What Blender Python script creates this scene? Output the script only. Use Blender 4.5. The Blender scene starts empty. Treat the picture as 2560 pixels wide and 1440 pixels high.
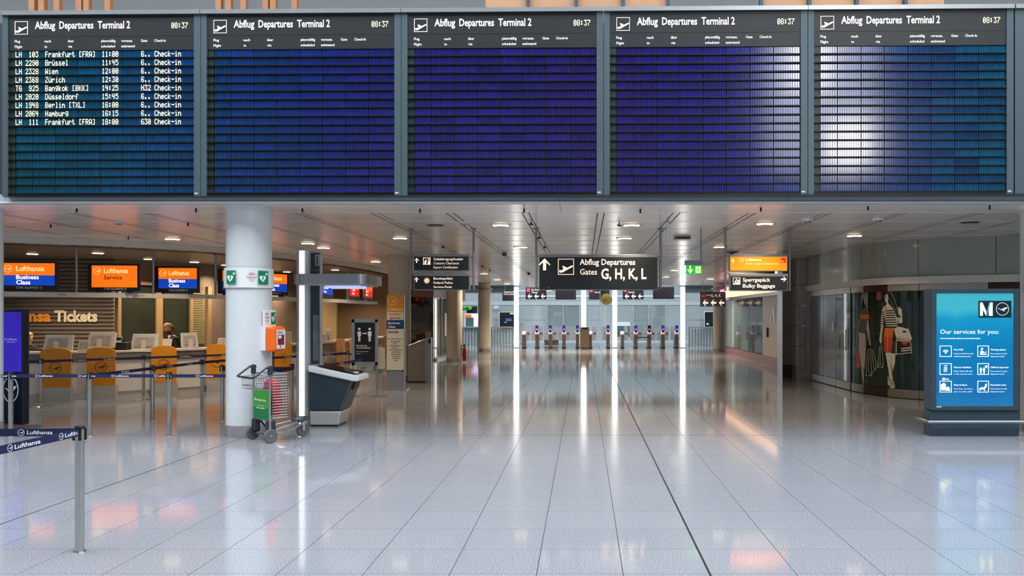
import bpy, bmesh, math, random
from mathutils import Vector, Matrix
random.seed(7)
sc = bpy.context.scene
COL = sc.collection
# ---------------------------------------------------------------- camera (image taken as 2560 x 1440)
F, CX, CY, EYE = 2055.0, 1459.0, 789.0, 1.79      # focal length and vanishing point in pixels, eye height in m
cam_d = bpy.data.cameras.new('camera')
cam_d.sensor_width = 36.0
cam_d.lens = 36.0 * F / 2560
cam_d.shift_x = -(CX - 1280) / 2560
cam_d.shift_y = (CY - 720) / 2560
cam_d.clip_end = 300
cam = bpy.data.objects.new('camera', cam_d); COL.objects.link(cam)
cam.location = (0, 0, EYE); cam.rotation_euler = (math.pi / 2, 0, 0)
sc.camera = cam
# ---------------------------------------------------------------- world, light, exposure
w = bpy.data.worlds.new('sky'); sc.world = w; w.use_nodes = True
bg = w.node_tree.nodes['Background']
bg.inputs[0].default_value = (0.86, 0.93, 1.0, 1); bg.inputs[1].default_value = 6.7
sc.view_settings.view_transform = 'Standard'; sc.view_settings.look = 'None'
sc.view_settings.exposure = 0.0; sc.view_settings.gamma = 1.0
sc.view_settings.use_curve_mapping = False
sc.cycles.use_denoising = True
sc.cycles.max_bounces = 5; sc.cycles.diffuse_bounces = 3; sc.cycles.glossy_bounces = 3; sc.cycles.adaptive_threshold = .07
sc.cycles.transparent_max_bounces = 8
sc.cycles.sample_clamp_indirect = 6.0; sc.cycles.caustics_reflective = False; sc.cycles.caustics_refractive = False
def area(name, loc, rot, sx, sy, power, col, shape='RECTANGLE'):
    l = bpy.data.lights.new(name, 'AREA'); l.shape = shape; l.size = sx
    if shape == 'RECTANGLE': l.size_y = sy
    l.energy = power; l.color = col
    o = bpy.data.objects.new(name, l); COL.objects.link(o); o.location = loc; o.rotation_euler = rot
    return o
# area lights added high behind the camera for glare on the boards, windows assumed
area('added_glare_light', (8.7, -11.7, 12.5), (math.pi / 2, 0, 0), 1.7, 2.4, 230, (1.0, 0.93, 0.82))
area('added_glare_light', (10.3, -11.7, 9.0), (math.pi / 2, 0, 0), 1.6, 1.8, 230, (1.0, 0.93, 0.82))
# ---------------------------------------------------------------- helpers
def at(x, y, Y): return Vector(((x - CX) * Y / F, Y, EYE - (y - CY) * Y / F))
def fy(y): return F * EYE / (y - CY)                 # depth of a floor point at image row y
def px(x, Y): return (x - CX) * Y / F
def pz(y, Y): return EYE - (y - CY) * Y / F
ZC = 3.42                                            # ceiling height
def cy_(y): return (ZC - EYE) * F / (CY - y)         # depth of a ceiling point at image row y
def lin(c): return tuple(((v / 255) / 12.92 if v / 255 <= .04045 else ((v / 255 + .055) / 1.055) ** 2.4) for v in c)
MATS = {}
def M(name, col, rough=.5, metal=0.0, var=.04, scale=8.0, emit=0.0, bump=0.0, spec=.5, alpha=1.0, trans=0.0, coat=0.0, stretch=None, ecol=None):
    if name in MATS: return MATS[name]
    m = bpy.data.materials.new(name); m.use_nodes = True; MATS[name] = m
    nt = m.node_tree; b = nt.nodes['Principled BSDF']; c = lin(col)
    b.inputs['Roughness'].default_value = rough; b.inputs['Metallic'].default_value = metal
    b.inputs['Specular IOR Level'].default_value = spec
    b.inputs['Coat Weight'].default_value = coat; b.inputs['Coat Roughness'].default_value = .05
    tc = nt.nodes.new('ShaderNodeTexCoord')
    mp = nt.nodes.new('ShaderNodeMapping'); nt.links.new(tc.outputs['Object'], mp.inputs['Vector'])
    if stretch: mp.inputs['Scale'].default_value = stretch
    nz = nt.nodes.new('ShaderNodeTexNoise'); nz.inputs['Scale'].default_value = scale; nz.inputs['Detail'].default_value = 3
    nt.links.new(mp.outputs['Vector'], nz.inputs['Vector'])
    rp = nt.nodes.new('ShaderNodeValToRGB'); nt.links.new(nz.outputs['Fac'], rp.inputs['Fac'])
    rp.color_ramp.elements[0].position = .3; rp.color_ramp.elements[1].position = .7
    rp.color_ramp.elements[0].color = tuple(min(1, v * (1 - var)) for v in c) + (1,)
    rp.color_ramp.elements[1].color = tuple(min(1, v * (1 + var)) for v in c) + (1,)
    nt.links.new(rp.outputs['Color'], b.inputs['Base Color'])
    if emit:
        if ecol: b.inputs['Emission Color'].default_value = lin(ecol) + (1,)
        else: nt.links.new(rp.outputs['Color'], b.inputs['Emission Color'])
        b.inputs['Emission Strength'].default_value = emit
    if bump:
        bp = nt.nodes.new('ShaderNodeBump'); bp.inputs['Strength'].default_value = bump; bp.inputs['Distance'].default_value = .01
        nt.links.new(nz.outputs['Fac'], bp.inputs['Height']); nt.links.new(bp.outputs['Normal'], b.inputs['Normal'])
    if trans: b.inputs['Transmission Weight'].default_value = trans
    b.inputs['Alpha'].default_value = alpha
    return m
class MB:
    """collects faces in world (or local) coordinates; build() links them as one mesh object"""
    def __init__(s): s.v = []; s.f = []; s.mi = []; s.cur = 0
    def add(s, vs, fs):
        o = len(s.v); s.v += [tuple(p) for p in vs]; s.f += [tuple(i + o for i in f) for f in fs]; s.mi += [s.cur] * len(fs); return s
    def box(s, x0, x1, y0, y1, z0, z1):
        return s.add([(x0, y0, z0), (x1, y0, z0), (x1, y1, z0), (x0, y1, z0), (x0, y0, z1), (x1, y0, z1), (x1, y1, z1), (x0, y1, z1)],
                     [(0, 3, 2, 1), (4, 5, 6, 7), (0, 1, 5, 4), (1, 2, 6, 5), (2, 3, 7, 6), (3, 0, 4, 7)])
    def pbox(s, x0, x1, y0, y1, Y, d):                # box whose front face covers pixels x0..x1, y0..y1 at depth Y
        a, b = at(x0, y1, Y), at(x1, y0, Y); return s.box(a.x, b.x, Y, Y + d, a.z, b.z)
    def prism(s, poly, y0, y1):                       # polygon of (x, z) points extruded along y
        n = len(poly)
        area2 = sum(poly[i][0] * poly[(i + 1) % n][1] - poly[(i + 1) % n][0] * poly[i][1] for i in range(n))
        if area2 < 0: poly = poly[::-1]
        vs = [(x, y0, z) for x, z in poly] + [(x, y1, z) for x, z in poly]
        fs = [tuple(range(n)), tuple(range(2 * n - 1, n - 1, -1))] + [(i, i + n, (i + 1) % n + n, (i + 1) % n) for i in range(n)]
        return s.add(vs, fs)
    def slab(s, poly, z0, z1):                        # polygon of (x, y) points extruded along z
        n = len(poly)
        if sum(poly[i][0] * poly[(i + 1) % n][1] - poly[(i + 1) % n][0] * poly[i][1] for i in range(n)) < 0: poly = poly[::-1]
        vs = [(x, y, z0) for x, y in poly] + [(x, y, z1) for x, y in poly]
        fs = [tuple(range(n - 1, -1, -1)), tuple(range(n, 2 * n))] + [(i, (i + 1) % n, (i + 1) % n + n, i + n) for i in range(n)]
        return s.add(vs, fs)
    def lathe(s, prof, n=24, c=(0, 0), a0=0, a1=2 * math.pi):  # profile of (r, z) about a vertical axis
        full = abs(a1 - a0 - 2 * math.pi) < 1e-6; m = n if full else n + 1; k = len(prof); vs = []; fs = []
        for i in range(m):
            a = a0 + (a1 - a0) * i / n
            vs += [(c[0] + r * math.cos(a), c[1] + r * math.sin(a), z) for r, z in prof]
        for i in range(n):
            j = (i + 1) % m
            for q in range(k - 1): fs.append((i * k + q, j * k + q, j * k + q + 1, i * k + q + 1))
        if full:
            if prof[0][0] > 1e-5: fs.append(tuple(i * k for i in range(n - 1, -1, -1)))
            if prof[-1][0] > 1e-5: fs.append(tuple(i * k + k - 1 for i in range(n)))
        return s.add(vs, fs)
    def tube(s, pts, r, n=8, closed=False, rs=None):
        pts = [Vector(p) for p in pts]; k = len(pts); vs = []; fs = []; up = None
        for i, p in enumerate(pts):
            a = pts[(i - 1) % k] if (closed or i > 0) else p; b = pts[(i + 1) % k] if (closed or i < k - 1) else p
            d = (b - a).normalized()
            if up is None: up = Vector((0, 0, 1)) if abs(d.z) < .9 else Vector((1, 0, 0))
            u = (up - d * up.dot(d)).normalized(); v = d.cross(u); up = u
            rr = rs[i] if rs else r
            vs += [p + (u * math.cos(2 * math.pi * q / n) + v * math.sin(2 * math.pi * q / n)) * rr for q in range(n)]
        for i in range(k if closed else k - 1):
            j = (i + 1) % k
            for q in range(n): fs.append((i * n + q, j * n + q, j * n + (q + 1) % n, i * n + (q + 1) % n)[::-1])
        if not closed: fs += [tuple(range(n)), tuple((k - 1) * n + q for q in range(n - 1, -1, -1))]
        return s.add(vs, fs)
    def strip(s, pts, z0, z1, t):                     # wall along plan polyline pts, thickness t to the left of travel
        pts = [Vector((p[0], p[1])) for p in pts]; n = len(pts); o = []
        for i in range(n):
            a = pts[max(0, i - 1)]; b = pts[min(n - 1, i + 1)]; d = (b - a).normalized(); o.append(pts[i] + Vector((-d.y, d.x)) * t)
        vs = []
        for i in range(n): vs += [(pts[i].x, pts[i].y, z0), (pts[i].x, pts[i].y, z1), (o[i].x, o[i].y, z1), (o[i].x, o[i].y, z0)]
        fs = []
        for i in range(n - 1):
            a, b = 4 * i, 4 * i + 4
            for q in range(4): fs.append((a + q, b + q, b + (q + 1) % 4, a + (q + 1) % 4))
        fs += [(0, 1, 2, 3), (4 * n - 1, 4 * n - 2, 4 * n - 3, 4 * n - 4)]
        if t > 0: fs = [f[::-1] for f in fs]
        fs = [f[::-1] for f in fs]
        return s.add(vs, fs)
    def sphere(s, c, r, n=12, sq=(1, 1, 1)):
        m = n // 2 + 1; vs = []; fs = []
        for i in range(m):
            t = math.pi * i / (m - 1)
            for q in range(n):
                a = 2 * math.pi * q / n
                vs.append((c[0] + r * sq[0] * math.sin(t) * math.cos(a), c[1] + r * sq[1] * math.sin(t) * math.sin(a), c[2] + r * sq[2] * math.cos(t)))
        for i in range(m - 1):
            for q in range(n): fs.append((i * n + q, (i + 1) * n + q, (i + 1) * n + (q + 1) % n, i * n + (q + 1) % n))
        return s.add(vs, fs)
    def ring(s, cx, cz, r0, r1, y0, y1, n=28):        # flat annulus facing -y
        vs = []
        for i in range(n):
            a = 2 * math.pi * i / n
            for r, y in ((r0, y0), (r1, y0), (r1, y1), (r0, y1)): vs.append((cx + r * math.cos(a), y, cz + r * math.sin(a)))
        fs = []
        for i in range(n):
            j = (i + 1) % n
            for q in range(4): fs.append((i * 4 + q, i * 4 + (q + 1) % 4, j * 4 + (q + 1) % 4, j * 4 + q))
        return s.add(vs, fs)
    def xf(s, m): s.v = [tuple(m @ Vector(p)) for p in s.v]; return s
    def mesh(s, name, inv=None):
        me = bpy.data.meshes.new(name)
        vs = [tuple(inv @ Vector(p)) for p in s.v] if inv is not None else s.v
        me.from_pydata(vs, [], s.f); return me
    def build(s, name, mat, parent=None, local=False, smooth=False, bevel=0.0):
        inv = None
        if parent is not None and not local: inv = XF[parent.name_full].inverted()
        me = s.mesh(name, inv)
        for m in (mat if isinstance(mat, (list, tuple)) else [mat]): me.materials.append(m)
        if any(s.mi): me.polygons.foreach_set('material_index', s.mi)
        if smooth:
            me.polygons.foreach_set('use_smooth', [True] * len(me.polygons))
            me.set_sharp_from_angle(angle=math.radians(40))
        o = link(name, me, parent)
        if bevel:
            bv = o.modifiers.new('bevel', 'BEVEL'); bv.width = bevel; bv.segments = 2; bv.limit_method = 'ANGLE'
        return o
XF = {}
def link(name, data, parent=None):
    o = bpy.data.objects.new(name, data); COL.objects.link(o)
    if parent is not None: o.parent = parent; XF[o.name_full] = XF[parent.name_full]
    else: XF[o.name_full] = Matrix.Identity(4)
    return o
def tag(o, label=None, cat=None, group=None, kind=None):
    if label: o['label'] = label
    if cat: o['category'] = cat
    if group: o['group'] = group
    if kind: o['kind'] = kind
    return o
def thing(name, label, cat, loc=(0, 0, 0), rz=0.0, group=None, kind=None):
    o = bpy.data.objects.new(name, None); COL.objects.link(o); o.location = loc; o.rotation_euler = (0, 0, rz)
    o.empty_display_size = .1
    XF[o.name_full] = Matrix.Translation(Vector(loc)) @ Matrix.Rotation(rz, 4, 'Z')
    return tag(o, label, cat, group, kind)
def part(name, mb, mat, parent, **k): return mb.build(name, mat, parent, **k)
def copy_tree(o, loc=None, rz=None, parent=None):
    c = o.copy(); COL.objects.link(c)
    if parent is not None: c.parent = parent
    if loc is not None: c.location = loc
    if rz is not None: c.rotation_euler = (0, 0, rz)
    XF[c.name_full] = (Matrix.Translation(c.location) @ Matrix.Rotation(c.rotation_euler.z, 4, 'Z')) if parent is None else XF[parent.name_full]
    for ch in [q for q in CH.get(o.name_full, [])]: copy_tree(ch, parent=c)
    return c
CH = {}
def index_children():
    CH.clear()
    for o in COL.objects:
        if o.parent: CH.setdefault(o.parent.name_full, []).append(o)
TEXTS = []
def text(body, o, h, mat, parent, r=(1, 0, 0), u=(0, 0, 1), wd=None, bold=0.0, local=False, align='LEFT', name='lettering', lift=.003):
    """lettering with cap height h (and total width wd) whose baseline starts at o, facing r x u"""
    TEXTS.append((body, Vector(o), h, mat, parent, Vector(r).normalized(), Vector(u).normalized(), wd, bold, local, align, name, lift))
def ptext(body, x0, x1, yb, yt, Y, mat, parent, bold=0.0, lift=.004, **k):   # lettering filling the pixel box x0..x1, baseline yb, cap top yt
    a = at(x0, yb, Y); text(body, a, (yb - yt) * Y / F, mat, parent, wd=(x1 - x0) * Y / F, bold=bold, lift=lift, **k)
def flush_texts():
    objs = []
    for t in TEXTS:
        cu = bpy.data.curves.new('lettering', 'FONT'); cu.body = t[0]; cu.size = 1.0; cu.offset = t[8]; cu.resolution_u = 2
        o = bpy.data.objects.new('tmp', cu); COL.objects.link(o); objs.append(o)
    bpy.context.view_layer.update(); dg = bpy.context.evaluated_depsgraph_get()
    CAP = .682
    for t, o in zip(TEXTS, objs):
        body, org, h, mat, parent, r, u, wd, bold, local, align, name, lift = t
        me = bpy.data.meshes.new_from_object(o.evaluated_get(dg))
        xs = [v.co.x for v in me.vertices]
        if not xs: continue
        x0, x1 = min(xs), max(xs); k = h / CAP; kx = wd / (x1 - x0) if wd else k
        sh = {'LEFT': x0, 'CENTER': (x0 + x1) / 2, 'RIGHT': x1}[align]
        n = r.cross(u); m = Matrix.Identity(4)
        for i in range(3): m[i][0] = r[i] * kx; m[i][1] = u[i] * k; m[i][2] = n[i]; m[i][3] = (org + n * lift - r * sh * kx)[i]
        if not local and parent is not None: m = XF[parent.name_full].inverted() @ m
        me.transform(m); me.materials.clear(); me.materials.append(mat); me.name = 'lettering'
        link(name, me, parent); bpy.data.objects.remove(o)
    TEXTS.clear()
def catmull(p, n=10):
    p = [Vector(q) for q in p]; p = [2 * p[0] - p[1]] + p + [2 * p[-1] - p[-2]]; out = []
    for i in range(1, len(p) - 2):
        for k in range(n):
            t = k / n; a, b, c, d = p[i - 1:i + 3]
            out.append(.5 * ((2 * b) + (c - a) * t + (2 * a - 5 * b + 4 * c - d) * t * t + (3 * b - a - 3 * c + d) * t ** 3))
    return out + [p[-2]]
def on_curve(poly, x):                                # where the sight line through image column x meets a plan curve
    for i in range(len(poly) - 1):
        a, b = poly[i], poly[i + 1]; fa = CX + F * a.x / a.y - x; fb = CX + F * b.x / b.y - x
        if fa * fb <= 0: return a.lerp(b, fa / (fa - fb) if fa != fb else 0), (b - a).normalized()
    raise ValueError(x)
def sub_curve(poly, x0, x1):
    a, _ = on_curve(poly, x0); b, _ = on_curve(poly, x1)
    mid = [p for p in poly if x0 + 1 < CX + F * p.x / p.y < x1 - 1]
    mid.sort(key=lambda p: p.x / p.y); return [a] + mid + [b]
def offset(poly, t):
    o = []
    for i in range(len(poly)):
        d = (poly[min(i + 1, len(poly) - 1)] - poly[max(0, i - 1)]).normalized(); o.append(poly[i] + Vector((-d.y, d.x)) * t)
    return o
# pictograms as (x, z) polygons in a unit square
PLANE = [(.06, .20), (.10, .30), (.20, .27), (.34, .36), (.26, .56), (.36, .54), (.58, .44), (.86, .58), (.95, .57), (.92, .50), (.52, .28), (.30, .15), (.14, .13)]
CRANE = [(-.95, .16), (-.62, .04), (-.30, -.22), (-.05, -.30), (.22, -.52), (.52, -.62), (.30, -.40), (.18, -.26), (.42, -.16), (.62, .02), (.82, .20), (.98, .42), (.40, .34), (.16, .16), (-.08, -.06), (-.38, -.06), (-.62, .16)]
ARROW = [(-.5, .02), (0, .55), (.5, .02), (.5, -.12), (.14, .2), (.14, -.55), (-.14, -.55), (-.14, .2), (-.5, -.12)]
def poly_at(P, cx, cz, sx, sz, rot=0):
    c, s = math.cos(rot), math.sin(rot); return [(cx + sx * (x * c - z * s), cz + sz * (x * s + z * c)) for x, z in P]
def pictogram_plane(mb, x, z, s, y, fr=.035, d=.004): # framed departing plane, lower left corner (x, z), side s
    t = s * fr
    mb.box(x, x + s, y - d, y, z, z + t); mb.box(x, x + s, y - d, y, z + s - t, z + s)
    mb.box(x, x + t, y - d, y, z + t, z + s - t); mb.box(x + s - t, x + s, y - d, y, z + t, z + s - t)
    return mb.prism([(x + s * a, z + s * b) for a, b in PLANE], y - d, y)
def emblem(mb, x, z, r, y, d=.004, t=.09):            # ringed crane emblem
    mb.ring(x, z, r * (1 - t), r, y - d, y); return mb.prism(poly_at(CRANE, x, z, r * .86, r * .62), y - d, y)
# ---------------------------------------------------------------- materials
white = M('white_paint', (225, 228, 230), .35, var=.02)
steel = M('brushed_steel', (190, 188, 184), .28, 1.0, var=.06, scale=30, stretch=(1, 1, .1))
satin = M('satin_aluminium', (172, 176, 180), .35, 1.0, var=.04)
dark_metal = M('dark_grey_metal', (52, 66, 74), .4, .3, var=.05)
frame_grey = M('board_frame_grey', (70, 86, 93), .45, .2, var=.04, scale=3)
black = M('black_plastic', (16, 17, 19), .4, var=.1)
rubber = M('black_rubber', (30, 31, 34), .6)
sign_black = M('sign_black', (26, 32, 36), .35, var=.06, scale=3)
lit_white = M('lit_lettering', (255, 226, 205), .5, var=.01, emit=.85)
print_white = M('white_print', (238, 240, 242), .5, var=.01)
navy = M('navy_belt', (14, 25, 72), .6, var=.08)
amber = M('amber_laminate', (226, 146, 20), .4, var=.03)
glass = M('clear_glass', (200, 222, 222), .03, alpha=.22, var=.02)
# ================================================================ the setting
def granite():
    m = bpy.data.materials.new('polished_granite'); m.use_nodes = True; nt = m.node_tree; b = nt.nodes['Principled BSDF']
    tc = nt.nodes.new('ShaderNodeNewGeometry')
    n1 = nt.nodes.new('ShaderNodeTexNoise'); n1.inputs['Scale'].default_value = 95; n1.inputs['Detail'].default_value = 4; n1.inputs['Roughness'].default_value = .7
    nt.links.new(tc.outputs['Position'], n1.inputs['Vector'])
    rp = nt.nodes.new('ShaderNodeValToRGB'); nt.links.new(n1.outputs['Fac'], rp.inputs['Fac'])
    e = rp.color_ramp.elements; e[0].position = .36; e[0].color = (.125, .132, .15, 1); e[1].position = .62; e[1].color = (.385, .395, .425, 1)
    q = e.new(.5); q.color = (.28, .288, .315, 1)
    oi = nt.nodes.new('ShaderNodeObjectInfo'); mr = nt.nodes.new('ShaderNodeMapRange'); mr.inputs[3].default_value = .98; mr.inputs[4].default_value = 1.02
    nt.links.new(oi.outputs['Random'], mr.inputs[0])
    mx = nt.nodes.new('ShaderNodeMix'); mx.data_type = 'RGBA'; mx.blend_type = 'MULTIPLY'; mx.inputs[0].default_value = 1
    nt.links.new(rp.outputs['Color'], mx.inputs[6]); nt.links.new(mr.outputs[0], mx.inputs[7]); nt.links.new(mx.outputs[2], b.inputs['Base Color'])
    b.inputs['Roughness'].default_value = .075; b.inputs['Specular IOR Level'].default_value = .6
    return m
GRAN = granite()
grout = M('dark_grout', (62, 64, 68), .7)
joint_black = M('expansion_joint_rubber', (28, 29, 31), .6)
TX, TY = .274, 5.70                                   # a tile corner; tiles are 0.6 m square
floor = MB().box(-24, 18, -12.5, 66, -.3, -.004).build('floor', grout); tag(floor, kind='structure')
def tile_mesh(x0, x1, y0, y1, mb):
    return mb.add([(x0, y0, 0), (x1, y0, 0), (x1, y1, 0), (x0, y1, 0), (x0, y0, -.012), (x1, y0, -.012), (x1, y1, -.012), (x0, y1, -.012)],
                  [(0, 1, 2, 3), (0, 4, 5, 1), (1, 5, 6, 2), (2, 6, 7, 3), (3, 7, 4, 0)])
cells = []
for j in range(-29, 100):
    for i in range(-40, 29):
        x, y = TX + .6 * i, TY + .6 * j
        vis = y > 4.9 and any(-30 < CX + F * q / max(p, 5.66) < 2590 for q in (x, x + .6) for p in (y, y + .6))
        cells.append((i, j, x, y, vis))
seen = sorted([c for c in cells if c[4]], key=lambda c: c[3])[:300]
near = set((c[0], c[1]) for c in seen)
tm = tile_mesh(.0028, .5972, .0018, .5982, MB()).mesh('tile'); tm.materials.append(GRAN)
for i, j, x, y, v in seen:
    o = link('tile', tm, floor); o.location = (x, y, 0)
mb = MB()
for i, j, x, y, v in cells:
    if (i, j) not in near: tile_mesh(x + .0035, x + .5965, y + .002, y + .598, mb)
tag(mb.build('tile_field', GRAN, floor), kind='stuff')
mb = MB().box(.866, .882, 0, 45, -.003, .0012).box(-5.006, -4.994, 0, 45, -.003, .0012).box(6.269, 6.279, 0, 45, -.003, .0012).box(-9, 8, 12.296, 12.304, -.003, .0012)
mb.build('expansion_joint', joint_black, floor)
# ceiling: metal pans between rails, front margin of wide smooth panels
def pan_material():
    m = M('ceiling_pan', (236, 230, 224), .22, .05, var=.03, scale=2, spec=.5)
    return m
PAN = pan_material()
ceil_back = M('ceiling_carrier', (205, 202, 198), .5)
slot = M('ceiling_slot', (22, 22, 22), .6)
ceiling = MB().box(-24, 18, 12.0, 44.2, ZC + .02, 4.4).build('ceiling', ceil_back); tag(ceiling, kind='structure')
PY0 = 13.0; PD = 1.23
mb = MB()
pans = {}
for j in range(0, 26):
    y0 = PY0 + PD * j; y1 = min(y0 + PD, 44.2)
    for i in range(-19, 12):
        x0 = .275 + 1.2 * i + .062; x1 = x0 + 1.2 - .124
        inview = y0 < 21.5 and CX + F * x1 / y1 > -40 and CX + F * x0 / y1 < 2600
        if inview:
            key = 'pan'
            if key not in pans:
                pm = MB().box(0, x1 - x0, .006, PD - .006, 0, .024).mesh('pan'); pm.materials.append(PAN); pans[key] = pm
            o = link('pan', pans[key], ceiling); o.location = (x0, y0, ZC)
        else: mb.box(x0, x1, y0 + .006, y1 - .006, ZC, ZC + .024)
tag(mb.build('pan_field', PAN, ceiling), kind='stuff')
for i in range(-19, 13):
    x = .275 + 1.2 * i
    MB().box(x - .045, x + .045, PY0, 44.2, ZC + .001, ZC + .022).build('rail', PAN, ceiling)
    MB().box(x - .063, x - .046, PY0, 44.2, ZC - .0008, ZC + .021).box(x + .046, x + .063, PY0, 44.2, ZC - .0008, ZC + .021).build('rail_slot', slot, ceiling)
joint_highlight_m = M('painted_joint_highlight', (244, 242, 238), .3, .1)  # pale strips standing in for light caught on the pan edges
for j in range(0, 25):
    y = PY0 + PD * j; MB().box(-24, 18, y - .009, y + .009, ZC - .003, ZC + .02).build('joint_highlight', joint_highlight_m, ceiling)
for a, b in ((-24, -8), (-8, -4.2), (-4.2, -.35), (-.35, 3.9), (3.9, 8), (8, 18)):
    MB().box(a + .004, b - .004, 11.95, PY0 - .006, ZC, ZC + .024).build('margin_panel', PAN, ceiling)
fascia_m = M('fascia_paint', (176, 182, 186), .4, .2, var=.02)
trim = thing('trim_1', 'long pale metal edge beam under the flight boards', None, (0, 11.9, ZC), kind='structure')
xs = [-13, -8.35, -4.9, -.35, 2.95, 7.3, 12]
for a, b in zip(xs, xs[1:]): MB().box(a + .003, b - .003, 11.87, 11.97, ZC - .01, ZC + .12).build('edge_panel', fascia_m, trim)
MB().box(-13, 12, 11.83, 11.87, ZC - .012, ZC + .012).build('edge_lip', white, trim)
back_m = M('board_backing', (40, 48, 54), .6)
tag(MB().box(-8.6, 6.6, 11.98, 12.2, ZC + .1, 6.05).build('trim_2', back_m), kind='structure')
# hall around and behind the camera, upper floor, far hall
hall = M('darkened_hall_wall', (140, 142, 143), .6, var=.03, scale=1)  # grey darkened to cut light bounced off the unseen hall walls
S = lambda n, mb, m: tag(mb.build(n, m), kind='structure')
S('wall_back', MB().box(-24, 18, -12.4, -12, 0, 8).box(-24, 7, -12.4, -12, 8, 14).box(11.6, 18, -12.4, -12, 8, 14), hall)  # upper right opening is assumed, left for the added glare lights
S('added_shade_hall', MB().box(-24, 18, -12.4, 0.5, 14, 14.3), hall)  # unseen roof slab added to cut skylight reaching under the ceiling
S('added_shade_far', MB().box(-24, 18, 50, 66.3, 8, 8.3), hall)  # unseen slab added to darken the far hall
S('added_shade_upper', MB().box(-24, 18, 13.0, 30, 15, 15.3), hall)  # unseen slab added to keep skylight off the upper level
S('wall_hall_left', MB().box(-24.3, -24, -12, 66, 0, 14.3), hall)
S('wall_hall_right', MB().box(18, 18.3, -12, 66, 0, 14.3), hall)
S('wall_upper', MB().box(-24, 18, 26, 26.3, 4.4, 14), M('upper_wall', (170, 174, 174), .6))
S('wall_far', MB().box(-24, 18, 62, 62.3, 0, 8), M('far_wall', (176, 190, 194), .6, var=.03, scale=1))
tag(MB().box(-24, 18, 12.2, 26, 4.4, 4.6).build('floor_upper', hall), kind='structure')
roof = thing('roof_truss', 'white steel roof truss under the glazing above the boards', 'truss', (0, 20, 14))
for k in range(-9, 9):
    x = k * 2.4
    MB().tube([(x, 10, 12.6), (x, 30, 14.4)], .07).build('chord', white, roof)
    MB().tube([(x, 14, 13.0), (x + 1.2, 18, 12.2), (x + 2.4, 22, 13.6)], .05, 6).build('brace', white, roof)
MB().box(-24, 18, 25.0, 25.4, 12.6, 13.4).build('ridge_beam', white, roof)
# round columns: 9.4 m apart in two rows
col_m = M('column_white', (214, 217, 219), .3, var=.015, spec=.5)
col_beige = M('column_beige', (196, 188, 172), .4, var=.02)
def column(X, Y, label, m, r=.325, cap=False, z1=ZC):
    t = thing('column', label, 'column', (X, Y, 0), group='round columns of the hall')
    part('shaft', MB().lathe([(r, .17), (r, z1 - .0)], 40), m, t, local=True, smooth=True)
    part('base_ring', MB().lathe([(r + .012, 0), (r + .012, .17), (r, .175)], 40), M('column_base_steel', (180, 177, 174), .3, .7, var=.15, scale=3), t, local=True, smooth=True)
    part('top_collar', MB().lathe([(r, z1 - .03), (r + .03, z1 - .03), (r + .03, z1 - .002)], 40), m if not cap else satin, t, local=True, smooth=True)
    if cap:
        part('capital', MB().lathe([(r, 3.06), (r + .09, 3.08), (r + .09, 3.13), (r, 3.15)], 32), satin, t, local=True, smooth=True)
    return t
column(-5.03, 12.36, 'nearest round white column wearing the defibrillator band', col_m)
column(-4.97, 22.2, 'round beige column behind the airline totem sign', col_beige, .30)
column(-4.98, 31.7, 'round beige column with the fire extinguisher at its foot', col_beige, .30)
column(-4.92, 40.8, 'round pale column left of the leftmost lit column, beside railings', col_beige, .31, True)
column(6.72, 40.8, 'round beige column right of the gates under the arrow sign', col_beige, .29, True)
column(-9.215, 12.5, 'white column cut by the left picture edge above the blue kiosk', col_m)
column(7.15, 12.75, 'white column cut by the right picture edge behind the poster stand', col_m, .34)
# ---------------------------------------------------------------- left: curved ticket counter zone
LC = catmull([(-15.5, 15.3), (-13, 16.15), (-11.86, 16.73), (-10.69, 17.35), (-9.8, 18.05), (-8.95, 19.0), (-8.3, 20.15), (-7.8, 21.5), (-7.35, 23.4), (-7.08, 25.6), (-6.95, 28.4), (-6.9, 32.3)])
soffit_m = M('soffit_panel', (120, 106, 96), .35, .3, var=.04, scale=2)
beam_m = M('curved_beam', (222, 217, 208), .4, .0, var=.02)
wallpts = [Vector(p) for p in ((-22, 20.2), (-12.1, 21.2), (-10.9, 23.6), (-10.25, 27), (-9.9, 32.4))]
tag(MB().strip(LC, 3.25, ZC + .01, .12).build('trim_3', beam_m), kind='structure')
sof = MB().slab([tuple(p) for p in LC] + [tuple(p) for p in wallpts[::-1]] + [(-22, 15.3)], 3.25, 3.28)
tag(sof.build('ceiling_lower', soffit_m), kind='structure')
slat_m = M('taupe_slat', (110, 96, 85), .5, var=.10, scale=3, stretch=(.3, .3, 6))
wall_taupe = M('taupe_wall', (112, 96, 80), .55, var=.05, scale=2)
wl = MB().strip(wallpts, 0, 3.25, .2).build('wall_left', wall_taupe); tag(wl, kind='structure')
a, b = wallpts[0], wallpts[1]; d = (b - a).normalized(); nrm = Vector((d.y, -d.x))
p0 = a.lerp(b, .45); p1 = b
for k in range(26):
    z = .6 + k * .102
    MB().add([(q.x + nrm.x * e, q.y + nrm.y * e, zz) for q in (p0, p1) for e, zz in ((0, z), (.045, z + .02), (.045, z + .05), (0, z + .085))],
             [(0, 4, 5, 1), (1, 5, 6, 2), (2, 6, 7, 3), (0, 1, 2, 3), (4, 7, 6, 5)]).build('slat', slat_m, wl)
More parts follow.
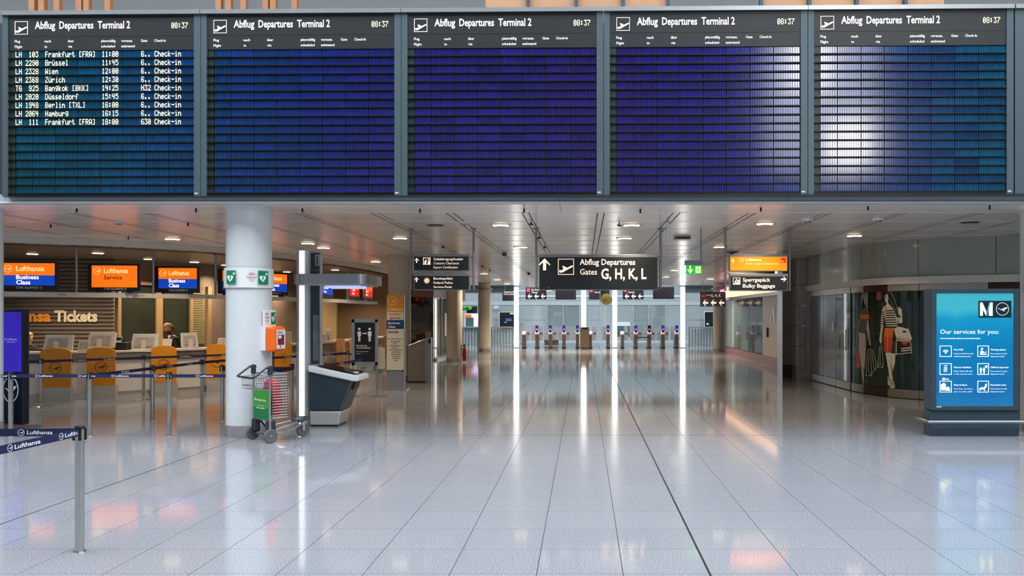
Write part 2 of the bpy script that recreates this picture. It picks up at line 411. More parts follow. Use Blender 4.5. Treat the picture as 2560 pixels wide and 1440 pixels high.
# windows and posts in the slanting piece of that wall
wood = M('pale_wood', (138, 112, 78), .45, var=.08, scale=6, stretch=(4, 4, .5))
dark_glass = M('dark_window_glass', (40, 42, 34), .08, var=.2, scale=1.5, spec=.5)
tan_panel = M('tan_panel', (150, 126, 88), .5, var=.05)
wseg = wallpts[1:3]
dd = (wseg[1] - wseg[0]).normalized(); nn = Vector((dd.y, -dd.x))
def wall_piece(name, x0, x1, z0, z1, t0, t1, m, par=None, seg=wseg):
    n_ = Vector(((seg[1] - seg[0]).normalized().y, -(seg[1] - seg[0]).normalized().x))
    a, _ = on_curve(seg, x0); b, _ = on_curve(seg, x1)
    c = [a + n_ * t0, b + n_ * t0, b + n_ * t1, a + n_ * t1]
    return MB().slab([tuple(q) for q in c], z0, z1).build(name, m, par)
win1 = wall_piece('window_1', 297, 380, .9, 2.6, .0, .03, dark_glass); tag(win1, kind='structure')
win2 = wall_piece('window_2', 397, 468, .9, 2.6, .0, .03, dark_glass); tag(win2, kind='structure')
win3 = wall_piece('window_3', 476, 508, .9, 2.6, .0, .02, M('window_glow', (96, 88, 58), .5)); tag(win3, kind='structure')
for w3, a_, b_ in ((win1, 290, 297), (win1, 380, 396), (win2, 467.5, 475), ): wall_piece('window_post', a_, b_, .9, 2.62, 0, .09, wood, w3)
wall_piece('window_head', 290, 475, 2.6, 2.68, 0, .09, wood, win1)
for k in range(30): wall_piece('blind_slat', 476, 507.5, 1.0 + k * .05, 1.03 + k * .05, .03, .055, M('blind_slat', (140, 128, 90), .45), win3)
wseg2 = wallpts[2:4]
wall_piece('window_post', 513, 521, .9, 2.62, 0, .09, wood, win3, wseg2)
wall_piece('shelf_bracket_panel', 545, 568, .9, 2.6, .0, .04, slat_m, wl, wseg2)
# end wall of the zone, with a lighter partition panel
tag(MB().box(-10.2, -6.9, 32.3, 32.5, 0, 3.3).build('wall_end', M('end_wall', (146, 118, 88), .45, var=.05, scale=2)), kind='structure')
tag(MB().box(-9.3, -8.6, 28.6, 28.72, 0, 2.25).build('wall_partition', M('partition', (168, 142, 100), .5, var=.03)), kind='structure')
brown_fascia = M('brown_fascia', (128, 96, 84), .4, .1, var=.05)
# glass booth behind the beige column
booth_glass = M('booth_dark_glass', (40, 38, 28), .05, var=.25, scale=2.5, spec=.6)
tag(MB().box(-6.9, -5.93, 32.45, 32.6, .0, 2.52).build('wall_booth', booth_glass), kind='structure')
tag(MB().box(-6.95, -5.9, 32.3, 32.6, 2.52, ZC).box(-6.0, -5.9, 32.6, 41, 2.52, ZC).build('trim_4', brown_fascia), kind='structure')
doorleft = thing('door_1', None, None, (-5.95, 34, 0), kind='structure')
part('pane', MB().box(-5.97, -5.95, 32.75, 34.3, .12, 2.45), M('booth_door_glass', (120, 140, 138), .04, alpha=.55), doorleft)
part('pane', MB().box(-5.97, -5.95, 34.4, 36.1, .12, 2.45), MATS['booth_door_glass'], doorleft)
for y in (32.62, 34.3, 36.1): part('door_frame', MB().box(-6.0, -5.92, y, y + .1, 0, 2.52), satin, doorleft)
part('door_rail', MB().box(-6.0, -5.92, 32.62, 36.2, 0, .12), satin, doorleft)
part('door_sill', MB().box(-5.92, -5.8, 32.62, 36.2, 0, .06), steel, doorleft)
part('notice', MB().box(-5.945, -5.94, 35.2, 35.8, .9, 1.9), white, doorleft)
tag(MB().box(-7.2, -6.0, 36.2, 36.4, 0, 2.52).build('wall_booth_back', M('booth_back', (150, 160, 158), .6)), kind='structure')
# ---------------------------------------------------------------- right: clad pier, glass wall and curved shop front
pier_m = M('pier_cladding', (128, 120, 112), .3, .5, var=.05, scale=2)
pier = thing('wall_pier', None, None, (6.05, 24.2, 0), kind='structure')
part('plinth', MB().box(5.80, 6.28, 23.93, 24.5, 0, .36), black, pier)
for z0, z1 in ((.36, .93), (.935, 1.5), (1.505, 2.07), (2.075, 2.64), (2.645, ZC)):
    part('cladding_panel', MB().box(5.79, 6.29, 23.9, 24.52, z0, z1), pier_m, pier)
part('edge_panel', MB().box(5.78, 5.789, 23.9, 24.52, 0, ZC), satin, pier)
panel_m = M('clad_wall_panel', (178, 174, 166), .3, .6, var=.04, scale=2)
RC = catmull([(6.36, 24.6), (6.35, 23), (6.36, 21), (6.39, 19.7), (6.46, 18.85), (6.68, 18.08), (7.12, 17.52), (7.75, 17.08), (8.6, 16.65), (10.2, 16.0), (12.5, 15.3)])
side = thing('wall_right', None, None, (6.35, 23.5, 0), kind='structure')
for z0, z1 in ((0, .3), (.305, .93), (.935, 1.5), (1.505, 2.07), (2.075, 2.64), (2.645, ZC)):
    part('cladding_panel', MB().strip(sub_curve(RC, 2000, 2021), z0 + .004, z1 - .004, -.3), panel_m, side)
shop = thing('window_4', None, None, (6.5, 19, 0), kind='structure')
g_grey = M('shop_glass_grey', (104, 104, 106), .12, var=.08, scale=1.5, spec=.6)
g_dark = M('shop_glass_dark', (26, 46, 42), .04, var=.25, scale=1.2, spec=.6, alpha=.93)
g_blue = M('shop_glass_blue', (92, 112, 112), .05, var=.3, scale=2, spec=.6)
kick = M('kick_steel', (150, 144, 134), .3, .8); kick_d = M('kick_bronze', (66, 54, 44), .35, .6)
def rstrip(name, x0, x1, z0, z1, t, m, par, o=0.0): return MB().strip(offset(sub_curve(RC, x0, x1), -o) if o else sub_curve(RC, x0, x1), z0, z1, t).build(name, m, par)
for x0, x1, m, kk in ((2031, 2060, g_grey, kick), (2060.8, 2092.6, g_grey, kick), (2093.4, 2130, g_blue, kick), (2132, 2162.6, g_dark, kick), (2163.4, 2221, g_dark, kick_d), (2222, 2299, g_dark, kick), (2300.5, 2384, g_dark, kick), (2385, 2470, g_dark, kick), (2471, 2600, g_dark, kick_d), (2601, 2740, g_dark, kick), (2741, 2900, g_dark, kick), (2901, 3090, g_dark, kick)):
    rstrip('pane', x0, x1, .21, 2.32, -.03, m, shop); rstrip('kick_plate', x0, x1, .015, .2, -.04, kk, shop)
    rstrip('head_plate', x0, x1, 2.325, 2.47, -.04, kk if kk is kick_d else panel_m, shop)
rstrip('jamb', 2021.5, 2030.5, 0, 2.47, -.08, panel_m, shop)
rstrip('door_edge', 2130.2, 2131.8, .02, 2.32, -.05, black, shop)
p, d = on_curve(RC, 2121)
MB().tube([(p.x - .06, p.y, .95), (p.x - .06, p.y, 1.45)], .016).build('door_handle', steel, shop)
p, d = on_curve(RC, 2087); MB().box(p.x - .05, p.x, p.y - .05, p.y + .08, 1.42, 1.62).build('lock_plate', white, shop)
tag(MB().strip(offset(sub_curve(RC, 2018, 3090), -.10), 2.47, 2.62, .25).build('trim_5', beam_m), kind='structure')
g_upper = M('upper_glass', (158, 168, 160), .10, .0, var=.06, scale=1, spec=.7)
upper = thing('window_5', None, None, (6.5, 19, 2.6), kind='structure')
for x0, x1 in ((2022, 2040), (2041, 2133), (2134, 2157), (2158, 2296), (2297.5, 2489), (2490.5, 2660), (2661, 2860), (2861, 3090)): rstrip('pane', x0, x1, 2.62, ZC, -.03, g_upper, upper)
tag(MB().box(6.9, 13, 26, 26.1, 0, 3.3).box(6.8, 13, 18, 26, 3.2, 3.3).build('wall_shop_back', M('shop_back', (34, 36, 34), .7)), kind='structure')
# glass wall beyond the pier with a red kerb, door panel and lit fascia box
gw = thing('window_6', None, None, (6.8, 34, 0), kind='structure')
gpane = M('side_glass', (128, 150, 150), .03, var=.1, alpha=.42, spec=.8)
for y0, y1 in ((31.2, 33.8), (33.83, 36.5), (36.53, 37.5)): part('pane', MB().box(6.80, 6.83, y0, y1, .32, 2.5), gpane, gw)
part('kerb', MB().box(6.78, 6.9, 25, 39.6, .0, .3), M('red_kerb', (128, 70, 72), .4), gw)
part('pane', MB().box(6.80, 6.83, 37.53, 39.6, .32, 2.5), M('dulled_side_glass', (140, 160, 160), .35, alpha=.7), gw)  # frosting added to suppress the glowing column's reflection
part('end_post', MB().box(6.78, 6.86, 39.6, 39.7, 0, 2.5), satin, gw)
dr = thing('door_2', None, None, (6.8, 30, 0), kind='structure')
door_m = M('door_panel', (178, 158, 138), .4, .1, var=.05)
part('door_leaf', MB().box(6.79, 6.86, 28.6, 31.2, .3, 2.5), door_m, dr)
part('door_handle', MB().box(6.75, 6.79, 30.2, 30.4, 1.0, 1.35), navy, dr)
part('notice', MB().box(6.78, 6.789, 29.2, 29.5, 1.5, 2.1), white, dr)
part('lock_plate', MB().box(6.77, 6.789, 29.6, 29.8, 1.5, 1.75), white, dr)
part('door_frame', MB().box(6.77, 6.87, 24.5, 28.6, 0, 2.5), panel_m, dr)
tag(MB().box(6.62, 6.86, 25.6, 40.2, 2.5, 2.62).build('trim_6', satin), kind='structure')
lb = thing('fascia_lightbox', 'glowing salmon lightbox along the top of the right glass wall', 'lightbox', (6.75, 34, 2.62))
lit_salmon = M('lit_salmon', (255, 196, 160), .5, var=.12, scale=.8, emit=1.5)
part('light_panel', MB().box(6.72, 6.80, 28.6, 33.6, 2.62, 3.12), lit_salmon, lb); part('light_panel', MB().box(6.72, 6.80, 33.64, 38.8, 2.62, 3.12), lit_salmon, lb)
part('end_panel', MB().box(6.66, 6.82, 38.85, 40.1, 2.64, 3.05), M('lit_pink', (255, 150, 200), .5, emit=1.2), lb)
part('top_cap', MB().box(6.70, 6.84, 28.6, 38.85, 3.12, 3.2), satin, lb)
tag(MB().box(7.0, 12, 40.3, 40.4, 0, 3.4).box(6.9, 12, 25, 40, 3.2, 3.3).build('wall_side_room', M('side_room', (168, 182, 184), .6)), kind='structure')
tag(MB().box(10.5, 10.7, 25, 40.3, 0, 3.3).build('wall_side_room_back', MATS['side_room']), kind='structure')
# ================================================================ flight boards
FONT57 = {'0': '3E5149453E', '1': '00427F4000', '2': '4261514946', '3': '2141454B31', '4': '0F08087F08', '5': '2745454539', '6': '3E49494932', '7': '0171090503', '8': '3649494936', '9': '264949493E',
 ':': '0036360000', '.': '0060600000', '(': '007F414100', ')': '0041417F00', '-': '0808080808', 'A': '7E1111117E', 'B': '7F49494936', 'C': '3E41414122', 'D': '7F4141413E', 'F': '7F09090901', 'G': '3E4149497A',
 'H': '7F0808087F', 'K': '7F08142241', 'L': '7F40404040', 'R': '7F09192946', 'T': '01017F0101', 'W': '7F2018207F', 'X': '6314081463', 'Z': '6151494543', 'a': '2054545478', 'b': '7F48444438', 'c': '3844444420',
 'd': '384444487F', 'e': '3854545418', 'f': '087E090102', 'g': '0C5252523E', 'h': '7F08040478', 'i': '00447D4000', 'k': '7F10284400', 'l': '00417F4000', 'm': '7C04180478', 'n': '7C08040478', 'o': '3844444438',
 'r': '7C08040408', 's': '4854545420', 't': '043F444020', 'u': '3C4040207C', '\u00fc': '3C4140217C'}
def dots(mb, s, x, z, cw, chh, y, d=.004):            # dot-matrix lettering; z = bottom of the cell
    pw, ph = cw * .80 / 5, chh / 7
    for k, ch in enumerate(s):
        if ch not in FONT57: continue
        cols = bytes.fromhex(FONT57[ch])
        for c in range(5):
            r = 0
            while r < 7:
                if cols[c] >> r & 1:
                    q = r
                    while q + 1 < 7 and cols[c] >> (q + 1) & 1: q += 1
                    x0 = x + k * cw + c * pw
                    mb.add([(x0, y - d, z + chh - (q + 1) * ph), (x0 + pw, y - d, z + chh - (q + 1) * ph), (x0 + pw, y - d, z + chh - r * ph), (x0, y - d, z + chh - r * ph)], [(0, 1, 2, 3)])
                    r = q + 1
                else: r += 1
    return mb
def flap_material():
    m = bpy.data.materials.new('blue_display_flap'); m.use_nodes = True; nt = m.node_tree; b = nt.nodes['Principled BSDF']
    at_ = nt.nodes.new('ShaderNodeAttribute'); at_.attribute_name = 'tint'
    nt.links.new(at_.outputs['Color'], b.inputs['Base Color'])
    nt.links.new(at_.outputs['Color'], b.inputs['Emission Color']); b.inputs['Emission Strength'].default_value = .35
    b.inputs['Roughness'].default_value = .12; b.inputs['Specular IOR Level'].default_value = .8
    return m
FLAP = flap_material()
lit_cream = M('lit_segment', (255, 244, 205), .5, var=.01, emit=.95)
header_m = M('board_header', (22, 27, 30), .42, var=.05, scale=4)
rowgap = M('row_divider', (20, 26, 30), .4, .2)
pale_hdr = M('header_print', (236, 232, 230), .5, var=.01, emit=.45)
white_hdr = M('header_lettering', (250, 236, 230), .5, var=.01, emit=.75)
YB = 11.62; BYAW = -.0182                            # boards stand in one line, the right end slightly nearer
BW = 2.862
left_end = Vector(((5 - CX) * 11.73 / F, 11.73))
bdir = Vector((math.cos(BYAW), math.sin(BYAW)))
ZB0, ZB1 = 3.49, 6.10
board_words = ['carrying nine listed flights, first from the left', 'blank, second from the left, blue turning violet', 'blank, middle of the five, deep violet', 'blank, second from the right, violet with pale right edge', 'blank, rightmost of the five, with a round pale glare']
HDR = [('Flug', 16, 6), ('nach', 92, 6), ('\u00fcber', 152, 6), ('planm\u00e4\u00dfig', 237, 8), ('vorauss.', 288, 8), ('Gate', 338, 5), ('Check-In', 372, 8)]
HDR2 = [('Flight', 16), ('to', 92), ('via', 152), ('scheduled', 237), ('estimated', 288)]
HW = {'Flug': 14, 'Flight': 19.5, 'nach': 17, 'to': 7, '\u00fcber': 15.5, 'via': 11, 'planm\u00e4\u00dfig': 36.5, 'scheduled': 35, 'vorauss.': 29.5, 'estimated': 34.5, 'Gate': 16.5, 'Check-In': 29.5}
FL = [('LH', '103', 'Frankfurt (FRA)', '11:00', '6..'), ('LH', '2290', 'Br\u00fcssel', '11:45', '6..'), ('LH', '2328', 'Wien', '12:00', '6..'), ('LH', '2368', 'Z\u00fcrich', '12:30', '6..'), ('TG', '925', 'Bangkok (BKK)', '14:25', 'H32'),
      ('LH', '2020', 'D\u00fcsseldorf', '15:45', '6..'), ('LH', '1948', 'Berlin (TXL)', '16:00', '6..'), ('LH', '2064', 'Hamburg', '16:15', '6..'), ('LH', '111', 'Frankfurt (FRA)', '18:00', '630')]
K = BW / 506.5                                        # metres per photo pixel on the boards
def hue(u, v):                                        # display tint along the line of boards (u 0..1) and up (v 0..1)
    stops = [(0, (14, 84, 104)), (.10, (16, 82, 120)), (.21, (18, 66, 128)), (.32, (24, 44, 128)), (.42, (38, 36, 124)), (.52, (42, 34, 128)), (.62, (44, 32, 126)), (.72, (36, 32, 132)), (.80, (30, 44, 132)), (.90, (20, 62, 128)), (1.0, (10, 84, 118))]
    for (a, c0), (b, c1) in zip(stops, stops[1:]):
        if a <= u <= b:
            t = (u - a) / (b - a); return [c0[i] + (c1[i] - c0[i]) * t for i in range(3)]
    return stops[-1][1]
NR, NM, NF = 17, 8, 10
x_f0, x_f1 = 30 - 14, 30 + 443.0                       # flap field in board pixels
for bi in range(5):
    base = left_end + bdir * (BW * bi + .0)
    t = thing('flight_board', 'hanging airport departures board ' + board_words[bi], 'flight board', (base.x, base.y, ZB0), BYAW, 'departures boards in a row')
    W_, Hh = BW - .006, ZB1 - ZB0
    B = lambda n, mb, m, **k: part(n, mb, m, t, local=True, **k)
    B('cabinet', MB().box(0, W_, .06, .30, 0, Hh), frame_grey)
    fl = 15 * K                                        # frame width left / right
    B('frame_stile', MB().box(0, fl, 0, .06, 0, Hh), frame_grey, bevel=.004); B('frame_stile', MB().box(W_ - 17 * K, W_, 0, .06, 0, Hh), frame_grey, bevel=.004)
    B('bottom_rail', MB().box(fl, W_ - 17 * K, .01, .06, 0, .03), rowgap)
    topz = Hh - .03
    B('top_rail', MB().box(0, W_, -.03, .1, topz, Hh + .03), satin)
    hz0 = topz - 53 * K; hz1 = hz0 - 35 * K
    B('title_panel', MB().box(fl, W_ - 17 * K, .015, .06, hz0 + .004, topz), header_m)
    B('heading_panel', MB().box(fl, W_ - 17 * K, .015, .06, hz1, hz0), header_m)
    ox = 15 * K                                        # board px 0 = stile inner edge
    lx = lambda p: ox + p * K
    ic = MB(); pictogram_plane(ic, lx(16.5), hz0 + 6 * K, 33 * K, .013); B('departure_pictogram', ic, white_hdr)
    for s_, p_, w_ in (('Abflug', 67.5, 52), ('Departures', 130, 87), ('Terminal 2', 228, 82.5)): text(s_, (lx(p_), .015, hz0 + 20 * K), 18 * K, white_hdr, t, wd=w_ * K, bold=.016, local=True, name='title_word')
    B('clock_digits', dots(MB(), '08:37', lx(416), hz0 + 19 * K, 8.7 * K, 14.5 * K, .013), lit_cream)
    for s, x, n_ in HDR: text(s, (lx(x), .015, hz1 + 20.5 * K), 6.2 * K, pale_hdr, t, wd=HW[s] * K, local=True, bold=.01)
    for s, x in HDR2: text(s, (lx(x), .015, hz1 + 7 * K), 6.2 * K, pale_hdr, t, wd=HW[s] * K, local=True, bold=.01)
    text('AEG', (W_ - 15.5 * K, 0, 5 * K), 3.2 * K, pale_hdr, t, wd=9 * K, local=True, bold=.02)
    rp = (hz1 - .03) / NR
    fx0, fx1 = lx(16.5), W_ - 17 * K - .004
    ledge = MB()
    B('lead_column', MB().box(fl, fx0 - .003, .03, .06, .03, hz1), M('lead_column', (28, 46, 40), .4, var=.1))
    edges = [fx0 + (fx1 - fx0) * q for q in (0, .093, .221, .347, .474, .60, .728, .856, 1.0)]
    for r in range(NR):
        z1 = hz1 - rp * r; z0 = z1 - rp
        B('row_divider', MB().box(fl, fx1, -.006, .05, z0 + rp * .085, z0 + rp * .14).box(fl, fx1, .0, .06, z0, z0 + rp * .085), rowgap)
        for mi in range(NM):
            ma, mb2 = edges[mi] + .004, edges[mi + 1] - .004
            nf = 7 if mi == 0 else (11 if mi == NM - 1 else 10); fw = (mb2 - ma) / nf
            mesh = MB(); jit = random.uniform(-.09, .09); tint = []
            for q in range(nf):
                x0, x1 = ma + fw * q + fw * .09, ma + fw * (q + 1) - fw * .09
                za, zb = z0 + rp * .20, z0 + rp * .95
                mesh.add([(x0, .032, za), (x1, .032, za), (x1, .032, zb), (x0, .032, zb), (x0, .05, za), (x1, .05, za), (x1, .05, zb), (x0, .05, zb)], [(0, 1, 2, 3), (3, 2, 6, 7), (0, 3, 7, 4), (1, 5, 6, 2), (0, 4, 5, 1)])
                u = min(1, max(0, (bi + x0 / W_) / 5 + jit * .35)); c = hue(u, r / NR); br = .80 + jit + random.uniform(-.05, .05)
                tint += [tuple(lin([min(255, v * br) for v in c])) + (1.0,)] * 5
            o = B('flap_module', mesh, FLAP)
            at_ = o.data.attributes.new('tint', 'FLOAT_COLOR', 'FACE')
            at_.data.foreach_set('color', [v for c in tint for v in c])
        if bi == 0 and r < 9:
            f = FL[r]; zc, chh = z0 + rp * .24, rp * .68; y = .029; cw = 8.62 * K
            for n_, s_, p_ in (('airline_code', f[0], 16.5), ('flight_number', f[1].rjust(4), 42), ('destination', f[2], 92.5), ('scheduled_time', f[3], 237.5), ('gate_number', f[4], 337.5), ('flight_status', 'Check-in', 371.5)):
                B(n_, dots(MB(), s_, lx(p_), zc, cw, chh, y), lit_cream)
e5 = left_end + bdir * (BW * 5 + .012)
endp = thing('board_end_panel', 'plain grey-blue cabinet at the right end of the boards', 'cabinet', (e5.x, e5.y, ZB0), BYAW)
part('cabinet', MB().box(0, 1.2, .0, .3, 0, ZB1 - ZB0), frame_grey, endp, local=True, bevel=.004); part('top_rail', MB().box(0, 1.2, -.03, .1, ZB1 - ZB0 - .03, ZB1 - ZB0 + .03), satin, endp, local=True)
# ---------------------------------------------------------------- things on the floor above, seen over the boards
rack_wood = M('rack_wood', (158, 104, 64), .5, var=.12, scale=5)
ply = M('plywood_sheet', (172, 128, 94), .5, var=.08, scale=3)
def rack(x0, x1, label, Y):
    a, b = px(x0, Y), px(x1, Y); t = thing('wooden_rack', label, 'rack', ((a + b) / 2, Y, 4.6), group='open wooden racks upstairs')
    for q in (0, .13, .33, .62, .72, 1):
        X = a + (b - a) * q; part('post', MB().box(X - .05, X + .05, Y, Y + .1, 4.6, 8.4 if q < .6 else 7.75), rack_wood, t)
    for z in (5.2, 6.2, 7.55, 7.72): part('rail', MB().box(a, b, Y + .03, Y + .09, z, z + .07), rack_wood, t)
rack(78, 268, 'open timber rack upstairs above the leftmost board', 14.6)
rack(545, 735, 'open timber rack upstairs above the second board', 14.6)
part_ = thing('timber_partition', 'row of plywood sheets between dark posts above the right boards', 'partition', (px(1600, 14.2), 14.2, 4.6))
for a, b in ((1214, 1317), (1325, 1436), (1446, 1552), (1562, 1665), (1906, 2016), (2026, 2134), (2144, 2256), (2264, 2360)):
    part('plywood_sheet', MB().box(px(a, 14.2), px(b, 14.2), 14.2, 14.25, 4.6, 8.0), ply, part_)
for x in (1321, 1441, 1557, 1670, 1901, 2021, 2139, 2260): part('post', MB().box(px(x - 4, 14.2), px(x + 4, 14.2), 14.1, 14.2, 4.6, 8.0), dark_metal, part_)
# ================================================================ ticket counters, screens, people, belts
lam = M('counter_laminate', (216, 210, 202), .4, .15, var=.03, scale=3)
band_m = M('counter_band', (120, 116, 110), .35, .5, var=.06, scale=3, stretch=(1, 1, 8))
plinth_m = M('counter_plinth', (204, 197, 186), .3, .45, var=.08, scale=4)
CF = offset(LC, .10)                                   # counter front, a little behind the beam above
units = [(-70, 100, 'counter desk unit at the left edge behind the blue kiosk'), (100, 250, 'counter desk unit between the first two amber shields from the left'), (250, 400, 'counter desk unit between the second and third amber shields'),
         (400, 528, 'counter desk unit behind the third and fourth amber shields'), (528, 640, 'counter desk unit mostly behind the white column'), (640, 735, 'counter desk unit between white column and info tower'), (735, 830, 'counter desk unit seen past the info tower'), (830, 905, 'counter desk unit beside the distance notice stand'), (905, 985, 'last counter desk unit behind the totem sign')]
for a, b, lab in units:
    p = on_curve(CF, (a + b) / 2)[0]
    t = thing('counter_unit', lab, 'counter', (p.x, p.y, 0), group='curved ticket counter units')
    s0 = sub_curve(CF, a + .6, b - .6)
    part('front_panel', MB().strip(s0, .14, .80, .05), lam, t)
    part('plinth', MB().strip(offset(s0, .03), 0, .135, .1), plinth_m, t)
    for z in (.81, .855, .90, .945): part('band_slat', MB().strip(offset(s0, -.015 - (.945 - z) * .15), z, z + .037, .05), band_m, t)
    part('inner_panel', MB().strip(offset(s0, .5), .1, .75, .03), lam, t)
wt = MB().strip(offset(sub_curve(CF, -70, 985), -.05), .99, 1.03, .62).build('worktop', M('worktop', (206, 198, 188), .35, var=.02))
tag(wt, 'long curved pale worktop running along all the ticket counters', 'worktop')
# amber shields on steel pods
pods = [(142, 77, 'first amber desk shield from the left'), (250, 72, 'second amber desk shield from the left'), (400.5, 63, 'third amber desk shield from the left'), (528.5, 53, 'fourth amber desk shield, next to the white column'),
        (690, 40, 'amber desk shield between white column and info tower'), (833, 22, 'narrow amber desk shield right of the info tower'), (864, 18, 'narrow amber desk shield beside the distance notice'), (953, 22, 'amber desk shield behind the totem sign')]
def turn_for(ratio, k):                                # turn (about z) that foreshortens a width seen at slope k to the given ratio
    best = min(range(20, 100), key=lambda a: abs(math.cos(math.radians(a)) + k * math.sin(math.radians(a)) - ratio)); return math.radians(best)
brown_ink = M('brown_ink', (70, 30, 8), .5)
for x, wpx, lab in pods:
    p, d = on_curve(CF, x); n = Vector((d.y, -d.x)); c = p + n * .22
    ang = math.atan2(d.y, d.x) * .25 if x < 600 else turn_for(wpx * c.y / F / .62, -c.x / c.y)
    wid = wpx * c.y / F / (math.cos(ang) - c.x / c.y * math.sin(ang))
    t = thing('desk_shield', lab + ', with a crane emblem' if x < 700 else lab, 'desk shield', (c.x, c.y, 0), ang, 'amber desk shields')
    h = wid / 2; poly = [(-h, .30), (h, .30), (h, 1.02)] + [(h * math.cos(a_), 1.02 + .105 * math.sin(a_)) for a_ in [math.pi * k / 14 for k in range(15)]] + [(-h, 1.02)]
    part('shield', MB().prism(poly, -.02, .02), amber, t, local=True, bevel=.005)
    part('pod_base', MB().box(-h, h, -.015, .12, 0, .30), plinth_m, t, local=True)
    em = MB(); emblem(em, 0, .70, .118, -.021, .004, .07); part('emblem', em, brown_ink, t, local=True)
# monitors seen from behind, notices and small desk things
mon_m = M('monitor_shell', (206, 200, 190), .45, var=.02)
mon_d = M('monitor_seam', (166, 160, 152), .5)
def monitor(x, wpx, htop, label, ang, back=.28):
    p, d = on_curve(CF, x); n = Vector((d.y, -d.x)); c = p - n * back
    t = thing('monitor', label, 'monitor', (c.x, c.y, 1.03), ang, 'white monitors on the counters')
    wd = wpx * c.y / F; hh = .33
    z1 = pz(htop, c.y) - 1.03
    sl = .10
    m_ = MB().add([(-wd / 2, 0, z1 - hh), (wd / 2, 0, z1 - hh), (wd / 2 * .94, sl, z1), (-wd / 2 * .94, sl, z1), (-wd / 2, .05, z1 - hh - .01), (wd / 2, .05, z1 - hh - .01), (wd / 2 * .94, sl + .05, z1 - .01), (-wd / 2 * .94, sl + .05, z1 - .01)],
                  [(0, 1, 2, 3), (7, 6, 5, 4), (0, 4, 5, 1), (1, 5, 6, 2), (2, 6, 7, 3), (3, 7, 4, 0)])
    part('shell', m_, mon_m, t, local=True, bevel=.008)
    part('back_cover', MB().add([(-wd * .36, -.012, z1 - hh + .05), (wd * .36, -.012, z1 - hh + .05), (wd * .34, sl * .78 - .012, z1 - .07), (-wd * .34, sl * .78 - .012, z1 - .07), (-wd * .36, .02, z1 - hh + .05), (wd * .36, .02, z1 - hh + .05), (wd * .34, sl * .78 + .02, z1 - .07), (-wd * .34, sl * .78 + .02, z1 - .07)],
         [(0, 1, 2, 3), (0, 4, 5, 1), (1, 5, 6, 2), (2, 6, 7, 3), (3, 7, 4, 0)]), mon_d, t, local=True, bevel=.004)
    part('stand', MB().box(-.05, .05, -.05, -.01, 0.01, z1 - hh * .45), mon_m, t, local=True, bevel=.006)
    part('foot', MB().box(-.13, .13, -.1, .12, 0, .015), mon_m, t, local=True)
monitor(139, 72, 837, 'white monitor behind the first amber shield from the left', .05)
monitor(254, 71, 831, 'white monitor behind the second amber shield from the left', -.02)
monitor(370, 66, 835, 'white monitor in front of the dark windows, left of the man', .08)
monitor(492, 40, 832, 'turned white monitor right of the man in the dark suit', .7)
monitor(700, 20, 820, 'white monitor at the far counter beside the orange box', .9)
monitor(848, 16, 822, 'white monitor beyond the info tower near the distance notice', .9)
paper = M('paper_notice', (222, 206, 192), .6, var=.04); ink = M('grey_ink', (120, 104, 96), .6)
def notice(x0, x1, yt, yb, label, ang=.0, lean=.06, plain=False):
    p, d = on_curve(CF, (x0 + x1) / 2); n = Vector((d.y, -d.x)); c = p - n * .06; wd = (x1 - x0) * c.y / F; z0 = 1.03; z1 = max(z0 + .12, pz(yt, c.y))
    t = thing('desk_notice', label, 'notice', (c.x, c.y, z0), ang, 'acrylic notices on the counters'); hh = z1 - z0
    part('sheet', MB().add([(-wd / 2, 0, 0), (wd / 2, 0, 0), (wd / 2, lean, hh), (-wd / 2, lean, hh), (-wd / 2, .006, 0), (wd / 2, .006, 0), (wd / 2, lean + .006, hh), (-wd / 2, lean + .006, hh)], [(0, 1, 2, 3), (7, 6, 5, 4), (0, 4, 5, 1), (1, 5, 6, 2), (2, 6, 7, 3), (3, 7, 4, 0)]), paper, t, local=True)
    if not plain:
        li = MB()
        for k in range(7):
            z = hh * (.2 + .1 * k); y = lean * z / hh - .002
            for c0, c1 in ((-.38, -.08), (0, .36)): li.add([(wd * c0, y, z), (wd * c1, y, z), (wd * c1, y + .001, z + hh * .035), (wd * c0, y + .001, z + hh * .035)], [(0, 1, 2, 3)])
        part('print', li, ink, t, local=True)
    part('holder_foot', MB().box(-wd / 2, wd / 2, -.01, .09, 0, .012), glass, t, local=True)
notice(194, 222, 852, 885, 'printed notice standing between the two left monitors')
notice(406, 430, 847, 866, 'small blank notice in front of the man', plain=True)
notice(546, 568, 845, 876, 'printed notice on the counter next to the white column', -.1)
notice(720, 734, 829, 860, 'notice leaning at the counter right of the orange box', .4)
notice(812, 822, 838, 855, 'small notice beyond the info tower', .5, plain=True)
p, d = on_curve(CF, 318); c = p + Vector((-d.y, d.x)) * .3
t = thing('leaflet_box', 'small white leaflet box on the counter before the dark window', 'box', (c.x, c.y, 1.03))
part('box', MB().box(-.07, .07, -.05, .05, 0, .12), white, t, local=True); part('print', MB().box(-.05, .05, -.052, -.05, .03, .10), ink, t, local=True)
p, d = on_curve(CF, 312); c = p + Vector((-d.y, d.x)) * .34
t = thing('ticket_printer', 'black ticket printer with a white slip on the counter', 'printer', (c.x, c.y, 1.03))
part('case', MB().box(-.19, .17, -.11, .13, 0, .17), black, t, local=True, bevel=.02); part('hood', MB().lathe([(.11, .16), (.11, .22), (.07, .28), (.0, .30)], 16), black, t, local=True, smooth=True)
part('slip', MB().box(-.08, .08, -.125, -.11, .17, .21), white, t, local=True)
